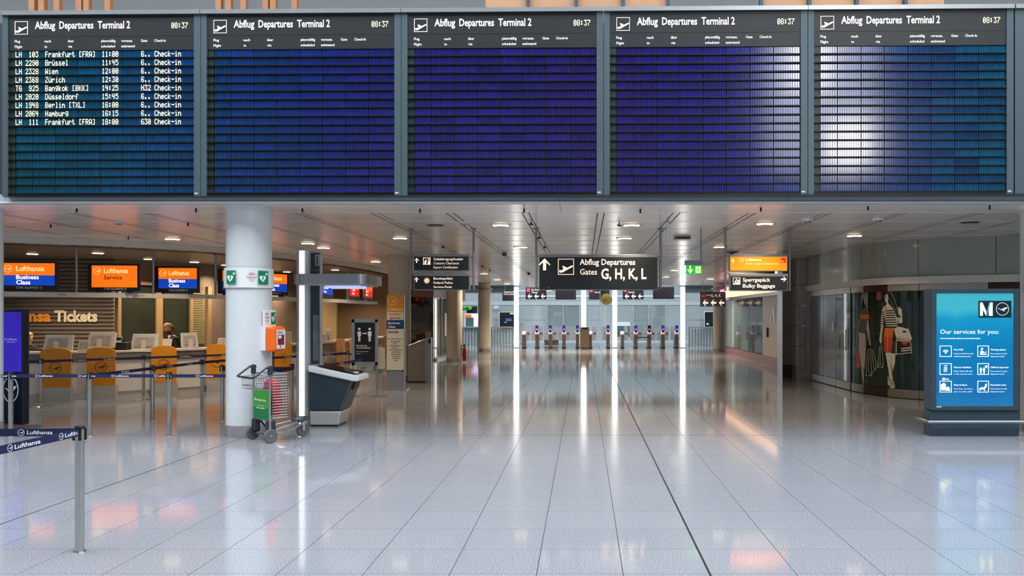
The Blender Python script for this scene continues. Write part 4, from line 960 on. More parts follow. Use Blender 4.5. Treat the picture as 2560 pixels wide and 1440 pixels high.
for z, sx, sy, ox in ((.36, .07, .14, 0), (.40, .09, .2, 0), (.55, .092, .205, .003), (.72, .088, .2, -.003), (.82, .07, .18, .0), (.88, .03, .1, 0)):
    for k in range(18):
        a_ = 2 * math.pi * k / 18; rr = 1 + .08 * math.sin(a_ * 5 + z * 20); bm_.v.append((.14 + ox + sx * rr * math.cos(a_), -.03 + sy * rr * math.sin(a_), z))
for i in range(5):
    for k in range(18): bm_.f.append((i * 18 + k, i * 18 + (k + 1) % 18, (i + 1) * 18 + (k + 1) % 18, (i + 1) * 18 + k))
bm_.f += [tuple(range(17, -1, -1)), tuple(range(90, 108))]; bm_.mi = [0] * len(bm_.f)
part('bundle', bm_, M('red_cloth', (206, 22, 40), .6, var=.15, scale=10), bag, local=True, smooth=True)
part('tie', MB().tube([(.14 + .077 * math.cos(k), -.03 + .185 * math.sin(k), .80) for k in [j * .63 for j in range(10)]], .008, 6, True), M('red_cord', (150, 14, 28), .6), bag, local=True)
# ---------------------------------------------------------------- info tower with canopy and console
YT = 13.35; inf = thing('info_tower', 'silver info tower with a light strip, canopy bar and touch console', 'info kiosk', (px(770, YT), YT, 0))
tx = px(756, YT); r_ = px(775, YT) - px(756, YT)
part('silver_pillar', MB().lathe([(r_, .0), (r_, pz(626, YT))], 36, (tx, YT + .1)), M('silver_paint', (190, 193, 196), .35, .5, var=.02), inf, smooth=True)
ls = MB(); a0, a1 = math.radians(-90 - 21), math.radians(-90 + 19)
part('light_strip', MB().lathe([(r_ + .004, .02), (r_ + .004, pz(627, YT))], 10, (tx, YT + .1), a0, a1), M('lit_strip', (255, 255, 250), .5, emit=1.3, var=.005), inf)
info_dark = M('info_slate', (42, 56, 68), .3, var=.08, scale=2)
xa, xb = px(775, YT), px(806, YT + .2)
part('side_panel', MB().box(xa - .02, xb, YT + .06, YT + .16, 1.0, pz(631, YT)), info_dark, inf, bevel=.006)
part('poster_panel', MB().box(xa + .03, xb - .01, YT + .052, YT + .06, 1.05, 1.80), M('poster_slate', (96, 104, 104), .35, var=.35, scale=6), inf); part('edge_trim', MB().box(xb, xb + .012, YT + .05, YT + .17, 1.0, 2.84), satin, inf)
zi = pz(683, YT)
ii = MB(); cxi = px(791, YT); ii.box(cxi - .036, cxi + .036, YT + .045, YT + .06, pz(664, YT), pz(636, YT)); part('info_plate', ii, M('info_plate', (150, 152, 150), .4), inf)
text('i', (cxi, YT + .045, pz(660, YT)), .13, info_dark, inf, wd=.03, bold=.03, align='CENTER', lift=.004); text('InfoGate', (px(779.5, YT), YT + .06, pz(677, YT)), .034, M('info_print', (150, 154, 158), .5), inf, wd=.105, lift=.004)
cx0, cx1, cy0, cy1 = px(727, 13.05), -3.44, 13.05, 14.15
pl = []
for (x, y, a_) in ((cx1, cy0, -90), (cx1, cy1, 0), (cx0, cy1, 90), (cx0, cy0, 180)):
    sx = -1 if x == cx1 else 1; sy = 1 if y == cy0 else -1; rr = .16
    pl += [(x + sx * rr + rr * math.cos(math.radians(a_ + 15 * k)), y + sy * rr + rr * math.sin(math.radians(a_ + 15 * k))) for k in range(7)]
part('canopy', MB().slab(pl, 2.29, 2.455), satin, inf, bevel=.006)
part('canopy_underside', MB().slab([(a_ * .9 + (cx0 + cx1) * .05, b_ * .9 + (cy0 + cy1) * .05) for a_, b_ in pl], 2.275, 2.29), M('canopy_soffit', (190, 196, 206), .3, .2), inf)
for y in (13.35, 13.7): part('canopy_tube_light', MB().tube([(-4.2, y, 2.255), (-3.62, y, 2.255)], .02, 8), M('canopy_light', (210, 215, 255), .5, emit=.6), inf)
# console: front face at YK, sloping tray
YK = 13.25; D = .56
slate = M('console_slate', (44, 58, 68), .32, var=.06, scale=2, coat=.2)
def conv(p): return [(px(x, YK), pz(y, YK)) for x, y in p]
part('console_body', MB().prism(conv([(774, 926), (884, 947), (853, 1027), (774, 1027)]), YK, YK + D), slate, inf, bevel=.03)
part('console_base', MB().prism(conv([(774, 1028), (852.6, 1028), (845, 1063), (774, 1063)]), YK + .005, YK + D - .03), M('console_steel', (200, 198, 194), .35, .5, var=.04), inf, bevel=.02)
part('kick_gap', MB().prism(conv([(776, 1062), (843, 1062), (843, 1066.5), (776, 1066.5)]), YK + .03, YK + D - .06), black, inf)
tr = MB().prism(conv([(772, 913), (898, 940), (898, 953), (884, 953), (772, 929)]), YK - .05, YK + D + .05)
part('console_tray', tr, sign_white, inf, bevel=.02)
g0, g1 = (px(792, YK), pz(915.6, YK)), (px(889, YK), pz(936.4, YK)); sl = (g1[1] - g0[1]) / (g1[0] - g0[0]); zf = lambda x: g0[1] + sl * (x - g0[0])
part('touch_glass', MB().add([(x, y, zf(x) + .006 + q) for q in (0, .006) for x, y in ((g0[0], YK + .02), (g1[0], YK + .02), (g1[0], YK + D - .02), (g0[0], YK + D - .02))], [(4, 5, 6, 7), (0, 1, 5, 4), (1, 2, 6, 5), (2, 3, 7, 6), (3, 0, 4, 7)]), M('touch_glass', (14, 14, 20), .04, spec=.6, var=.4, scale=4), inf)
part('tray_key', MB().box(px(884, YK) - .03, px(884, YK) + .03, YK + .08, YK + .2, zf(px(884, YK)) + .004, zf(px(884, YK)) + .03), sign_white, inf)
e0, e1 = px(872, YK), px(866, YK)
part('paper_slot', MB().add([(px(884, YK) - .02, YK + .12, pz(953, YK)), (px(884, YK) - .02, YK + D - .12, pz(953, YK)), (px(876, YK) - .01, YK + D - .12, pz(975, YK)), (px(876, YK) - .01, YK + .12, pz(975, YK)),
      (px(884, YK) + .008, YK + .12, pz(953, YK)), (px(884, YK) + .008, YK + D - .12, pz(953, YK)), (px(876, YK) + .012, YK + D - .12, pz(975, YK)), (px(876, YK) + .012, YK + .12, pz(975, YK))], [(0, 1, 2, 3), (7, 6, 5, 4), (0, 4, 5, 1), (1, 5, 6, 2), (2, 6, 7, 3), (3, 7, 4, 0)]), black, inf)
# ---------------------------------------------------------------- distance notice stand
YA = 18.05; st = thing('notice_stand', 'steel poster stand with a black keep-distance notice', 'poster stand', (px(911, YA), YA, 0))
A = lambda x0, x1, y0, y1, d0=0, d1=.03: MB().box(px(x0, YA), px(x1, YA), YA + d0, YA + d1, pz(y1, YA), pz(y0, YA))
part('poster', A(886, 938, 806, 905, .01, .025), M('poster_black', (16, 18, 26), .45), st)
for a_ in ((879, 886.5, 798, 914), (937.5, 944, 798, 914), (879, 944, 797, 806.5), (879, 944, 904.5, 914)): part('frame_rail', A(*a_), steel, st, bevel=.004)
MAN = [(-.16, 1), (.16, 1), (.2, .95), (.21, .55), (.15, .55), (.14, .85), (.13, .85), (.12, .0), (.02, .0), (.01, .5), (-.01, .5), (-.02, 0), (-.12, 0), (-.13, .85), (-.14, .85), (-.15, .55), (-.21, .55), (-.2, .95)]
for x in (898, 924):
    f = MB().prism(poly_at(MAN, px(x, YA), pz(854, YA), .19, .225), YA + .005, YA + .01); f.ring(px(x, YA), pz(822.5, YA), .0, .028, YA + .005, YA + .01, 16); part('figure', f, print_white, st)
part('distance_mark', A(906, 917, 832.2, 835, .005, .01), print_white, st)
ptext('Bitte halten Sie', 891, 917.5, 866, 862, YA, print_white, st, bold=.02); ptext('ausreichend Abstand.', 891, 926.5, 871.5, 867.5, YA, print_white, st, bold=.02); ptext('Please keep sufficient', 891, 921, 880, 877, YA, print_white, st); ptext('distance.', 891, 902.5, 885, 882, YA, print_white, st)
for x in (881, 941): part('leg', MB().tube([(px(x, YA), YA + .05, .02), (px(x, YA), YA + .05, 1.66)], .016, 10), steel, st); part('foot', MB().box(px(x, YA) - .16, px(x, YA) + .16, YA + .02, YA + .08, 0, .025), steel, st)
part('cross_rail', A(882, 940, 928, 933, .04, .06), steel, st)
t = thing('leaflet_holder', 'pale leaflet holder box hanging behind the distance notice', 'leaflet holder', (px(948, YA), YA + .15, 0))
part('holder', MB().box(px(940, YA), px(957, YA), YA + .12, YA + .2, pz(923, YA), pz(870, YA)), M('holder_cream', (196, 186, 160), .5), t); part('stem', MB().tube([(px(951, YA), YA + .16, 0.02), (px(951, YA), YA + .16, pz(923, YA))], .012), steel, t); part('foot', MB().lathe([(.12, 0), (.12, .015), (.02, .03)], 20, (px(951, YA), YA + .16)), steel, t)
# ---------------------------------------------------------------- airline totem
YS = 19.8; to = thing('totem_sign', 'tall airline totem with amber top, navy band and listing', 'totem sign', (px(990, YS), YS, 0))
A = lambda x0, x1, y0, y1, d0=0, d1=.03: MB().box(px(x0, YS), px(x1, YS), YS + d0, YS + d1, pz(y1, YS), pz(y0, YS))
tot_w = M('totem_cream', (206, 200, 184), .4, var=.02)
part('body', A(966, 1010, 737, 972, .02, .10), satin, to); part('base_plate', MB().box(px(957, YS), px(1019, YS), YS - .15, YS + .25, 0, .03), steel, to, bevel=.006)
part('amber_field', A(967, 1009, 737, 779, 0, .02), amber, to); part('partner_field', A(967, 1009, 779.6, 800, 0, .02), tot_w, to); part('navy_field', A(967, 1009, 801, 822, 0, .02), M('totem_navy', (30, 60, 110), .4), to)
part('listing_field', A(967, 1009, 822.6, 925, 0, .02), tot_w, to); part('black_strip', A(967, 1009, 925.6, 929, 0, .02), black, to)
em = MB(); emblem(em, px(981, YS), pz(752, YS), 11 * YS / F, YS); part('emblem', em, M('totem_print', (250, 224, 180), .5), to)
ptext('Lufthansa', 970, 1005, 775.5, 770.5, YS, MATS['totem_print'], to, bold=.015); ptext('Austrian', 971, 996, 787.5, 783, YS, red_ink, to); part('partner_mark', MB().prism([(px(997, YS), pz(787, YS)), (px(1003, YS), pz(783, YS)), (px(998.5, YS), pz(785, YS))], YS - .004, YS), red_ink, to)
ptext('SWISS', 982, 1001, 797.8, 793.8, YS, red_ink, to, bold=.02); part('partner_mark', MB().prism([(px(974, YS), pz(798, YS)), (px(981, YS), pz(798, YS)), (px(981, YS), pz(793, YS)), (px(977, YS), pz(793.5, YS))], YS - .004, YS), red_ink, to)
ptext('Business', 970.5, 1000.5, 810, 805, YS, print_white, to, bold=.02); ptext('Class', 970.5, 988.5, 819.5, 814, YS, print_white, to, bold=.02); ptext('Service', 970.5, 996, 832.5, 827, YS, black, to, bold=.02)
ptext('Star Alliance Member', 970, 1006, 848.5, 845.5, YS, ink, to, bold=.03)
for k, (a_, b_) in enumerate(((976, 1001), (983, 993), (975, 1003), (979, 997), (974, 1006), (980, 1002), (977, 1002), (979, 1001), (981, 1000), (984, 994))):
    y = 853 + k * 5.2; part('print_line', A(a_, b_, y, y + 2.0, -.003, 0), ink, to)
ptext('STAR ALLIANCE', 970, 1003, 928.4, 926.4, YS, print_white, to)
# ---------------------------------------------------------------- stainless lectern with reader
YL = 21.95; lc = thing('steel_lectern', 'slanted stainless control lectern beside a card reader post', 'lectern', (px(1045, YL), YL, 0))
part('body', MB().prism([(px(1019, YL), .03), (px(1064, YL), .03), (px(1064, YL), pz(846, YL)), (px(1019, YL), pz(863, YL))], YL, YL + .5), M('lectern_steel', (150, 140, 122), .3, .85, var=.08, scale=2, stretch=(4, 4, .5)), lc, bevel=.02)
part('plinth', MB().box(px(1020, YL), px(1066, YL), YL + .02, YL + .48, 0, .04), black, lc); ptext('www.munich-airport.com', 1033, 1057, 872, 869, YL, M('lectern_print', (210, 204, 190), .5), lc)
part('edge_strip', MB().box(px(1064, YL), px(1068, YL), YL - .01, YL + .5, .02, pz(845, YL)), satin, lc); part('reader_post', MB().box(px(1069, YL), px(1078.5, YL), YL - .02, YL + .16, 0, pz(844, YL)), satin, lc, bevel=.006)
part('reader_window', MB().box(px(1071.5, YL), px(1077, YL), YL - .026, YL - .02, pz(859, YL), pz(847.5, YL)), black, lc); part('notice', MB().box(px(1058, YL), px(1073, YL), YL + .3, YL + .31, pz(846, YL), pz(831, YL)), tan_panel, lc)
# ---------------------------------------------------------------- fire extinguisher on a stand
YE = 31.4; ex = thing('fire_extinguisher', 'red fire extinguisher on a thin stand beside the beige column', 'extinguisher', (px(1161, YE), YE, 0))
rx = M('extinguisher_red', (170, 22, 26), .3); cxE = px(1161, YE)
part('cylinder', MB().lathe([(.0, .05), (.07, .06), (.075, .1), (.075, .50), (.05, .57), (.02, .6), (.02, .62)], 20, (cxE, YE)), rx, ex, smooth=True); part('valve', MB().box(cxE - .03, cxE + .03, YE - .03, YE + .03, .61, .67), black, ex)
part('hose', MB().tube([(cxE - .02, YE, .64), (cxE - .1, YE, .66), (cxE - .12, YE, .5), (cxE - .1, YE, .2)], .014, 8), black, ex); part('handle', MB().tube([(cxE - .02, YE, .67), (cxE + .06, YE, .72)], .01, 6), black, ex)
part('stand', MB().tube([(cxE + .13, YE, .0), (cxE + .13, YE, .74), (cxE - .14, YE, .74), (cxE - .14, YE, .0)], .01, 6).tube([(cxE - .14, YE, .03), (cxE + .13, YE, .03)], .01, 6), steel, ex)
# ================================================================ hanging signs
sign_frame = M('sign_frame', (150, 156, 158), .35, .8)
def hang_sign(name, label, x0, x1, y0, y1, Y, face, cap=7, cat='sign', z_bot=None):
    t = thing(name, label, cat, (px((x0 + x1) / 2, Y), Y, pz(y1, Y)))
    part('cabinet', MB().pbox(x0, x1, y0, y1, Y, .14), sign_frame, t, bevel=.004)
    part('face', MB().pbox(x0 + 1.8, x1 - 1.8, y0 + cap, y1 - 1.6, Y - .006, .006), face, t)
    return t
def hang_poles(label, xs, ybot, Y, arms, w_=.022):
    t = thing('sign_hanger', label, 'hanger', (px(sum(xs) / len(xs), Y), Y + .06, ZC))
    for x in xs:
        X = px(x, Y); part('pole', MB().tube([(X, Y + .07, pz(ybot, Y)), (X, Y + .07, ZC)], w_, 10), sign_frame, t, smooth=True)
        part('ceiling_plate', MB().lathe([(.06, ZC - .015), (.06, ZC)], 16, (X, Y + .07)), sign_frame, t)
    for a, b, y in arms: part('arm', MB().tube([(px(a, Y), Y + .07, pz(y, Y)), (px(b, Y), Y + .07, pz(y, Y))], .010, 6), sign_frame, t)
    return t
def arrow(t, x, y, s, Y, rot, m=None): part('arrow', MB().prism(poly_at(ARROW, px(x, Y), pz(y, Y), s * Y / F, s * Y / F, rot), Y - .012, Y - .006), m or lit_white, t)
YH = 15.3; yf = YH - .006
g = hang_sign('gate_sign', 'large black hanging sign pointing ahead to the gates, in the centre', 1347, 1645, 636, 725, YH, sign_black, 7)
arrow(g, 1361.5, 661, 27, YH, 0)
ic = MB(); pictogram_plane(ic, px(1395, YH), pz(687, YH), 40 * YH / F, yf, .04, .006); part('departure_pictogram', ic, lit_white, g)
ptext('Abflug Departures', 1449.5, 1588, 662, 648, yf, lit_white, g, bold=.012); ptext('Gates', 1450, 1492.5, 686.5, 672.5, yf, lit_white, g, bold=.004); ptext('G, H, K, L', 1503, 1616, 697, 672, yf, lit_white, g, bold=.022)
part('stud', MB().sphere((px(1372, YH), yf, pz(719, YH)), .008, 8), print_white, g)
hang_poles('pair of thin poles holding the large gate sign', (1340, 1652), 723, YH, ((1340, 1347, 640), (1645, 1652, 640), (1640, 1662, 691)))
s1 = hang_sign('customs_sign', 'black hanging customs clearance sign, upper of the left pair', 1033.5, 1173.5, 635, 677, YH, sign_black, 6.5)
arrow(s1, 1042, 651, 11, YH, 0)
ic = MB(); fr = MB(); a, b = at(1058, 661.5, yf), at(1076, 644, yf); tt = .012
fr.box(a.x, b.x, yf - .006, yf, a.z, a.z + tt).box(a.x, b.x, yf - .006, yf, b.z - tt, b.z).box(a.x, a.x + tt, yf - .006, yf, a.z, b.z).box(b.x - tt, b.x, yf - .006, yf, a.z, b.z)
fr.prism([(px(x, yf), pz(y, yf)) for x, y in ((1061, 660), (1061.5, 653), (1065, 649), (1067, 650), (1066, 656), (1065, 660))], yf - .006, yf).ring(px(1071.5, yf), pz(649, yf), 0, .014, yf - .006, yf, 12).prism([(px(x, yf), pz(y, yf)) for x, y in ((1069.5, 660), (1069.5, 653), (1074, 652), (1074.5, 660))], yf - .006, yf)
part('customs_pictogram', fr, lit_white, s1)
ptext('Zollabfertigung/Ausfuhr', 1084, 1158.5, 650.5, 645, yf, lit_white, s1, bold=.01); ptext('Customs Clearance/', 1084, 1148, 660.8, 655, yf, lit_white, s1); ptext('Export Certification', 1084, 1144.5, 671, 665.4, yf, lit_white, s1)
s2 = hang_sign('police_sign', 'black hanging federal police sign, lower of the left pair', 1034.5, 1174, 683, 725, YH, sign_black, 7)
arrow(s2, 1041.5, 699, 11, YH, 0)
star = [((8.2 if k % 2 == 0 else 5.2) * math.sin(math.pi * k / 12) * YH / F, (8.2 if k % 2 == 0 else 5.2) * math.cos(math.pi * k / 12) * YH / F) for k in range(24)]
part('star', MB().prism([(px(1067, yf) + x, pz(701.5, yf) + z) for x, z in star], yf - .006, yf), M('lit_gold', (250, 206, 150), .5, emit=.7), s2)
ptext('Bundespolizei', 1084, 1131, 699, 693, yf, lit_white, s2, bold=.006); ptext('Federal Police', 1084, 1132, 709.5, 703.8, yf, lit_white, s2, bold=.004); ptext('Service-Point', 1084, 1130, 720, 714.6, yf, lit_white, s2, bold=.006)
hang_poles('pair of thin poles holding the customs and police signs', (1025, 1183), 724, YH, ((1025, 1034, 638), (1173, 1183, 642), (1020, 1034, 677), (1025, 1034, 687), (1174, 1183, 690)))
sa = hang_sign('airline_sign', 'amber hanging first class check-in sign, upper of the right pair', 1824, 1969, 636, 678, YH, M('lit_amber', (255, 138, 0), .5, var=.01, emit=.6), 6)
lp = M('lit_pale_orange', (255, 226, 170), .5, emit=.9, var=.01); lp2 = M('lit_pink_orange', (255, 200, 150), .5, emit=.85, var=.01)
arrow(sa, 1831.5, 652, 10, YH, 0, lp2); em = MB(); emblem(em, px(1854, yf), pz(649.5, yf), 5 * YH / F, yf, .005, .12); part('emblem', em, lp2, sa)
ptext('Lufthansa', 1864, 1903.5, 652, 646.5, yf, lp, sa, bold=.02); ptext('First Class Check-in', 1864, 1943.5, 661.5, 656.2, yf, lp2, sa); part('red_tag', MB().pbox(1952, 1964.5, 644.5, 657, yf - .006, .006), M('lit_red', (220, 28, 6), .5, emit=.5), sa)
ptext('First', 1953.5, 1958, 652.3, 650, yf - .008, lp, sa, lift=.002); ptext('Class', 1953.5, 1959.5, 655.3, 653, yf - .008, lp, sa, lift=.002)
sb = hang_sign('baggage_sign', 'black hanging bulky baggage sign, lower of the right pair', 1825, 1970, 684, 727, YH, sign_black, 7)
fr = MB(); a, b = at(1832.5, 711.5, yf), at(1850.5, 694, yf)
fr.box(a.x, b.x, yf - .006, yf, a.z, a.z + .008).box(a.x, b.x, yf - .006, yf, b.z - .008, b.z).box(a.x, a.x + .008, yf - .006, yf, a.z, b.z).box(b.x - .008, b.x, yf - .006, yf, a.z, b.z)
for pl_ in (((1835, 710), (1839, 700), (1841, 696.5), (1842.5, 697), (1839, 708), (1838, 710)), ((1840, 710), (1841, 705.3), (1849, 705.3), (1849, 710)), ((1842.5, 704), (1843.5, 699.5), (1848.5, 699.5), (1848.5, 704))): fr.prism([(px(x, yf), pz(y, yf)) for x, y in pl_], yf - .006, yf)
part('baggage_pictogram', fr, lit_white, sb)
ptext('Sperrgep\u00e4ck', 1857, 1925.5, 704, 695, yf, lit_white, sb, bold=.012); ptext('Bulky Baggage', 1857, 1937.5, 719, 710, yf, lit_white, sb, bold=.012); arrow(sb, 1959, 698, 12.5, YH, -math.pi / 2)
part('spacer', MB().pbox(1937.5, 1944, 678, 684, YH, .05), sign_white, sb)
hang_poles('pair of thin poles holding the amber and baggage signs', (1815, 1976.5), 727, YH, ((1815, 1825, 640), (1969, 1976, 638), (1815, 1825, 683), (1969, 1976, 687)))
e_ = thing('exit_sign', 'small green lit exit sign with running man on a thin rod', 'exit sign', (px(1735, YH), YH, pz(685, YH)))
part('housing', MB().pbox(1713, 1758, 651, 662.5, YH - .02, .12), sign_frame, e_, bevel=.004)
part('face', MB().pbox(1716, 1755.5, 663.5, 685, YH, .03), M('lit_green', (0, 170, 70), .5, emit=.9, var=.02), e_)
ly = M('lit_yellow_green', (240, 250, 150), .5, emit=1.0, var=.01)
part('arrow', MB().prism(poly_at(ARROW, px(1725.5, YH), pz(674.3, YH), 13.5 * YH / F, 17.5 * YH / F, math.pi), YH - .006, YH), ly, e_)
part('doorway', MB().pbox(1739, 1751.5, 666, 682.5, YH - .004, .004), ly, e_)
RUN = [(-.1, .3), (.12, .32), (.3, .1), (.26, .04), (.1, .18), (.02, 0), (.22, -.2), (.1, -.5), (.02, -.48), (.08, -.24), (-.14, -.1), (-.36, -.3), (-.42, -.24), (-.18, .02), (-.1, .16), (-.3, .12), (-.3, .2)]
part('running_man', MB().prism(poly_at(RUN, px(1745.5, YH), pz(675.5, YH), 12 * YH / F, 13 * YH / F), YH - .008, YH - .004).ring(px(1746.5, YH), pz(669, YH), 0, .011, YH - .008, YH - .004, 10), MATS['lit_green'], e_)
part('rod', MB().tube([(px(1753, YH), YH + .03, pz(651, YH)), (px(1753, YH), YH + .03, ZC)], .012, 8), sign_frame, e_)
# ================================================================ ceiling fittings
warm = (1.0, .80, .58)
dl_m = M('downlight_lens', (255, 232, 190), .5, emit=4.0, var=.02); dl_rim = M('downlight_rim', (200, 198, 194), .3, .6); dl_off = M('downlight_dark', (60, 58, 56), .4)
def downlight(x, y, label, lit=True, power=28, zc=ZC, r=.17):
    Y = (zc - EYE) * F / (CY - y); X = px(x, Y)
    t = thing('downlight', label, 'downlight', (X, Y, zc), group='round ceiling downlights')
    part('rim', MB().lathe([(r * .86, -.004), (r * 1.06, -.010), (r * 1.06, 0)], 28), dl_rim, t, local=True, smooth=True)
    part('lens', MB().lathe([(0, -.035), (r * .5, -.032), (r * .8, -.02), (r * .9, -.002)], 28), dl_m if lit else dl_off, t, local=True, smooth=True)
    part('lens_ring', MB().lathe([(r * .52, -.036), (r * .58, -.036), (r * .58, -.026)], 28), dl_rim, t, local=True)
    if lit and power:
        l = area('downlight_lamp', (0, 0, -.045), (0, 0, 0), r * 1.6, 0, power, warm, 'DISK'); l.parent = t; l.data.spread = math.radians(130)
for a in ((1252, 562.5, 'lit downlight left of centre in the front row'), (1579, 562.5, 'lit downlight right of centre in the front row'), (1912, 559, 'lit downlight above the amber sign in the front row'), (1000, 595, 'lit downlight above the totem sign column'), (1303, 617.5, 'lit downlight just left above the big gate sign'),
          (1562, 595, 'lit downlight above the right half of the gate sign'), (1799, 617, 'lit downlight left of the amber sign'), (2136, 589, 'lit downlight above the curved shop front'), (809, 619, 'lit downlight right of the info tower top'), (939, 654, 'lit downlight by the brown alcove edge'), (1210, 684, 'far lit downlight above the pale column'),
          (1243, 699, 'far lit downlight, second beyond the pale column'), (1268, 709, 'farthest lit downlight beyond the pale column'), (1687, 675.5, 'far lit downlight right of the gate sign'), (1664, 692, 'farther lit downlight right of the gate sign'), (1776, 697, 'far lit downlight near the right beige column'), (1385, 706, 'added unseen downlight behind the big gate sign, first from the left'), (1455, 706, 'added unseen downlight behind the big gate sign, second from the left'), (1525, 706, 'added unseen downlight behind the big gate sign, third from the left'), (1595, 706, 'added unseen downlight behind the big gate sign, fourth from the left')): downlight(*a, power=28 if a[1] < 670 else 90)  # last four are unseen, added to brighten the gates
downlight(1088, 562, 'unlit round ceiling outlet in the front row, left', False); downlight(2425, 555, 'unlit round ceiling outlet at the far right', False); downlight(431, 597, 'downlight above the left counters, switched on as added light', power=40); downlight(770, 608, 'downlight left of the info tower top, switched on as added light', power=35); downlight(1830, 630, 'unlit downlight behind the amber sign', False)  # the two powered ones are switched on to brighten the counters
for a in ((81, 634, 'soffit light above the left screen'), (372, 647, 'soffit light above the service screen post'), (486, 654.5, 'soffit light above the third screen'), (564, 662, 'soffit light at the left side of the white column'), (717, 679, 'soffit light above the screen right of the column'), (245, 632, 'soffit light above the second screen'), (900, 690, 'assumed soffit light deep in the alcove behind the canopy'), (838, 674, 'added soffit light over the narrow far screens')): downlight(*a, power=60, zc=3.249, r=.14)  # assumed one and last one added to brighten the end wall of the alcove
def rod_thing(name, x, y, label, cat, build):
    Y = cy_(y); t = thing(name, label, cat, (px(x, Y), Y, ZC)); build(t)
def sprinkler(t): part('flange', MB().lathe([(.05, -.004), (.05, 0)], 16), white, t, local=True); part('stem', MB().lathe([(.014, -.06), (.014, -.004)], 8), black, t, local=True); part('deflector', MB().lathe([(0, -.07), (.03, -.066), (.0, -.06)], 12), black, t, local=True)
def detector(t): part('base', MB().lathe([(.09, -.02), (.095, 0)], 20), white, t, local=True, smooth=True); part('sensor', MB().lathe([(0, -.055), (.04, -.05), (.06, -.02)], 20), sign_frame, t, local=True, smooth=True)
for x, y, l in ((192, 520, 'sprinkler head above the left counters, nearest'), (490, 520, 'sprinkler head left of the white column top'), (756, 520, 'sprinkler head right of the white column top'), (1050, 521, 'sprinkler head left of the ceiling centre'), (1310, 521, 'sprinkler head near the ceiling centre'), (1601, 522, 'sprinkler head right of the ceiling centre'), (1902, 518, 'sprinkler head above the bulky baggage sign'), (2170, 514, 'sprinkler head above the shop front'), (2474, 512, 'sprinkler head near the right edge'),
                (127, 560, 'sprinkler head further back at the far left'), (470, 556, 'sprinkler head further back left of the column'), (321, 591, 'sprinkler head near the curved beam')): rod_thing('sprinkler', x, y, l, 'sprinkler', sprinkler)
for x, y, l in ((297, 556, 'white smoke detector above the service screen'), (1158, 556, 'white smoke detector above the customs sign'), (2019, 549, 'white smoke detector left of the shop front'), (2196, 548, 'small white smoke detector above the shop front')): rod_thing('smoke_detector', x, y, l, 'smoke detector', detector)
def dome(t): part('dome', MB().lathe([(0, -.09), (.035, -.083), (.055, -.055), (.06, -.015), (.06, 0)], 20), M('camera_dome', (60, 62, 62), .15), t, local=True, smooth=True); part('mount', MB().lathe([(.07, -.015), (.07, 0)], 20), sign_frame, t, local=True)
for x, y, l in ((1261, 632, 'dark dome camera left of the gate sign'), (1829, 629, 'dark dome camera above the amber sign'), (1322, 682, 'small dark dome camera by the gate sign pole')): rod_thing('dome_camera', x, y, l, 'camera', dome)
def beacon(t): part('rod', MB().tube([(0, 0, 0), (0, 0, -.03)], .02, 8), sign_frame, t, local=True); part('tube', MB().lathe([(0, -.30), (.028, -.30), (.028, -.02), (0, -.02)], 14), white, t, local=True, smooth=True)
rod_thing('ceiling_antenna', 1670, 553, 'short white tube antenna hanging right of the gate sign', 'antenna', beacon)
def grille(t): part('housing', MB().box(-.17, .17, -.12, .12, -.06, 0), sign_frame, t, local=True); part('slot', MB().box(-.14, .14, -.122, -.12, -.045, -.015), black, t, local=True)
rod_thing('ceiling_speaker', 1705, 592, 'small grey box speaker on the ceiling near the exit sign', 'speaker', grille)
def spot(t): part('arm', MB().tube([(0, 0, 0), (0, 0, -.05)], .012, 6), black, t, local=True); part('head', MB().tube([(-.03, -.02, -.045), (.03, .02, -.05)], .014, 8), black, t, local=True)
for k, (x, y, l) in enumerate(((1328, 554, 'first small spotlight on the rail left of the gate sign'), (1348, 589, 'second small spotlight on the rail left of the gate sign'), (1362, 614, 'third small spotlight on the rail left of the gate sign'), (1108, 613, 'small spotlight on the rail above the customs sign'), (1206, 664, 'small spotlight on the rail right of the police sign'), (1224, 674, 'second small spotlight right of the police sign'), (1548, 557, 'small spotlight on the rail left of the exit sign'))): rod_thing('rail_spotlight', x, y, l, 'spotlight', spot)
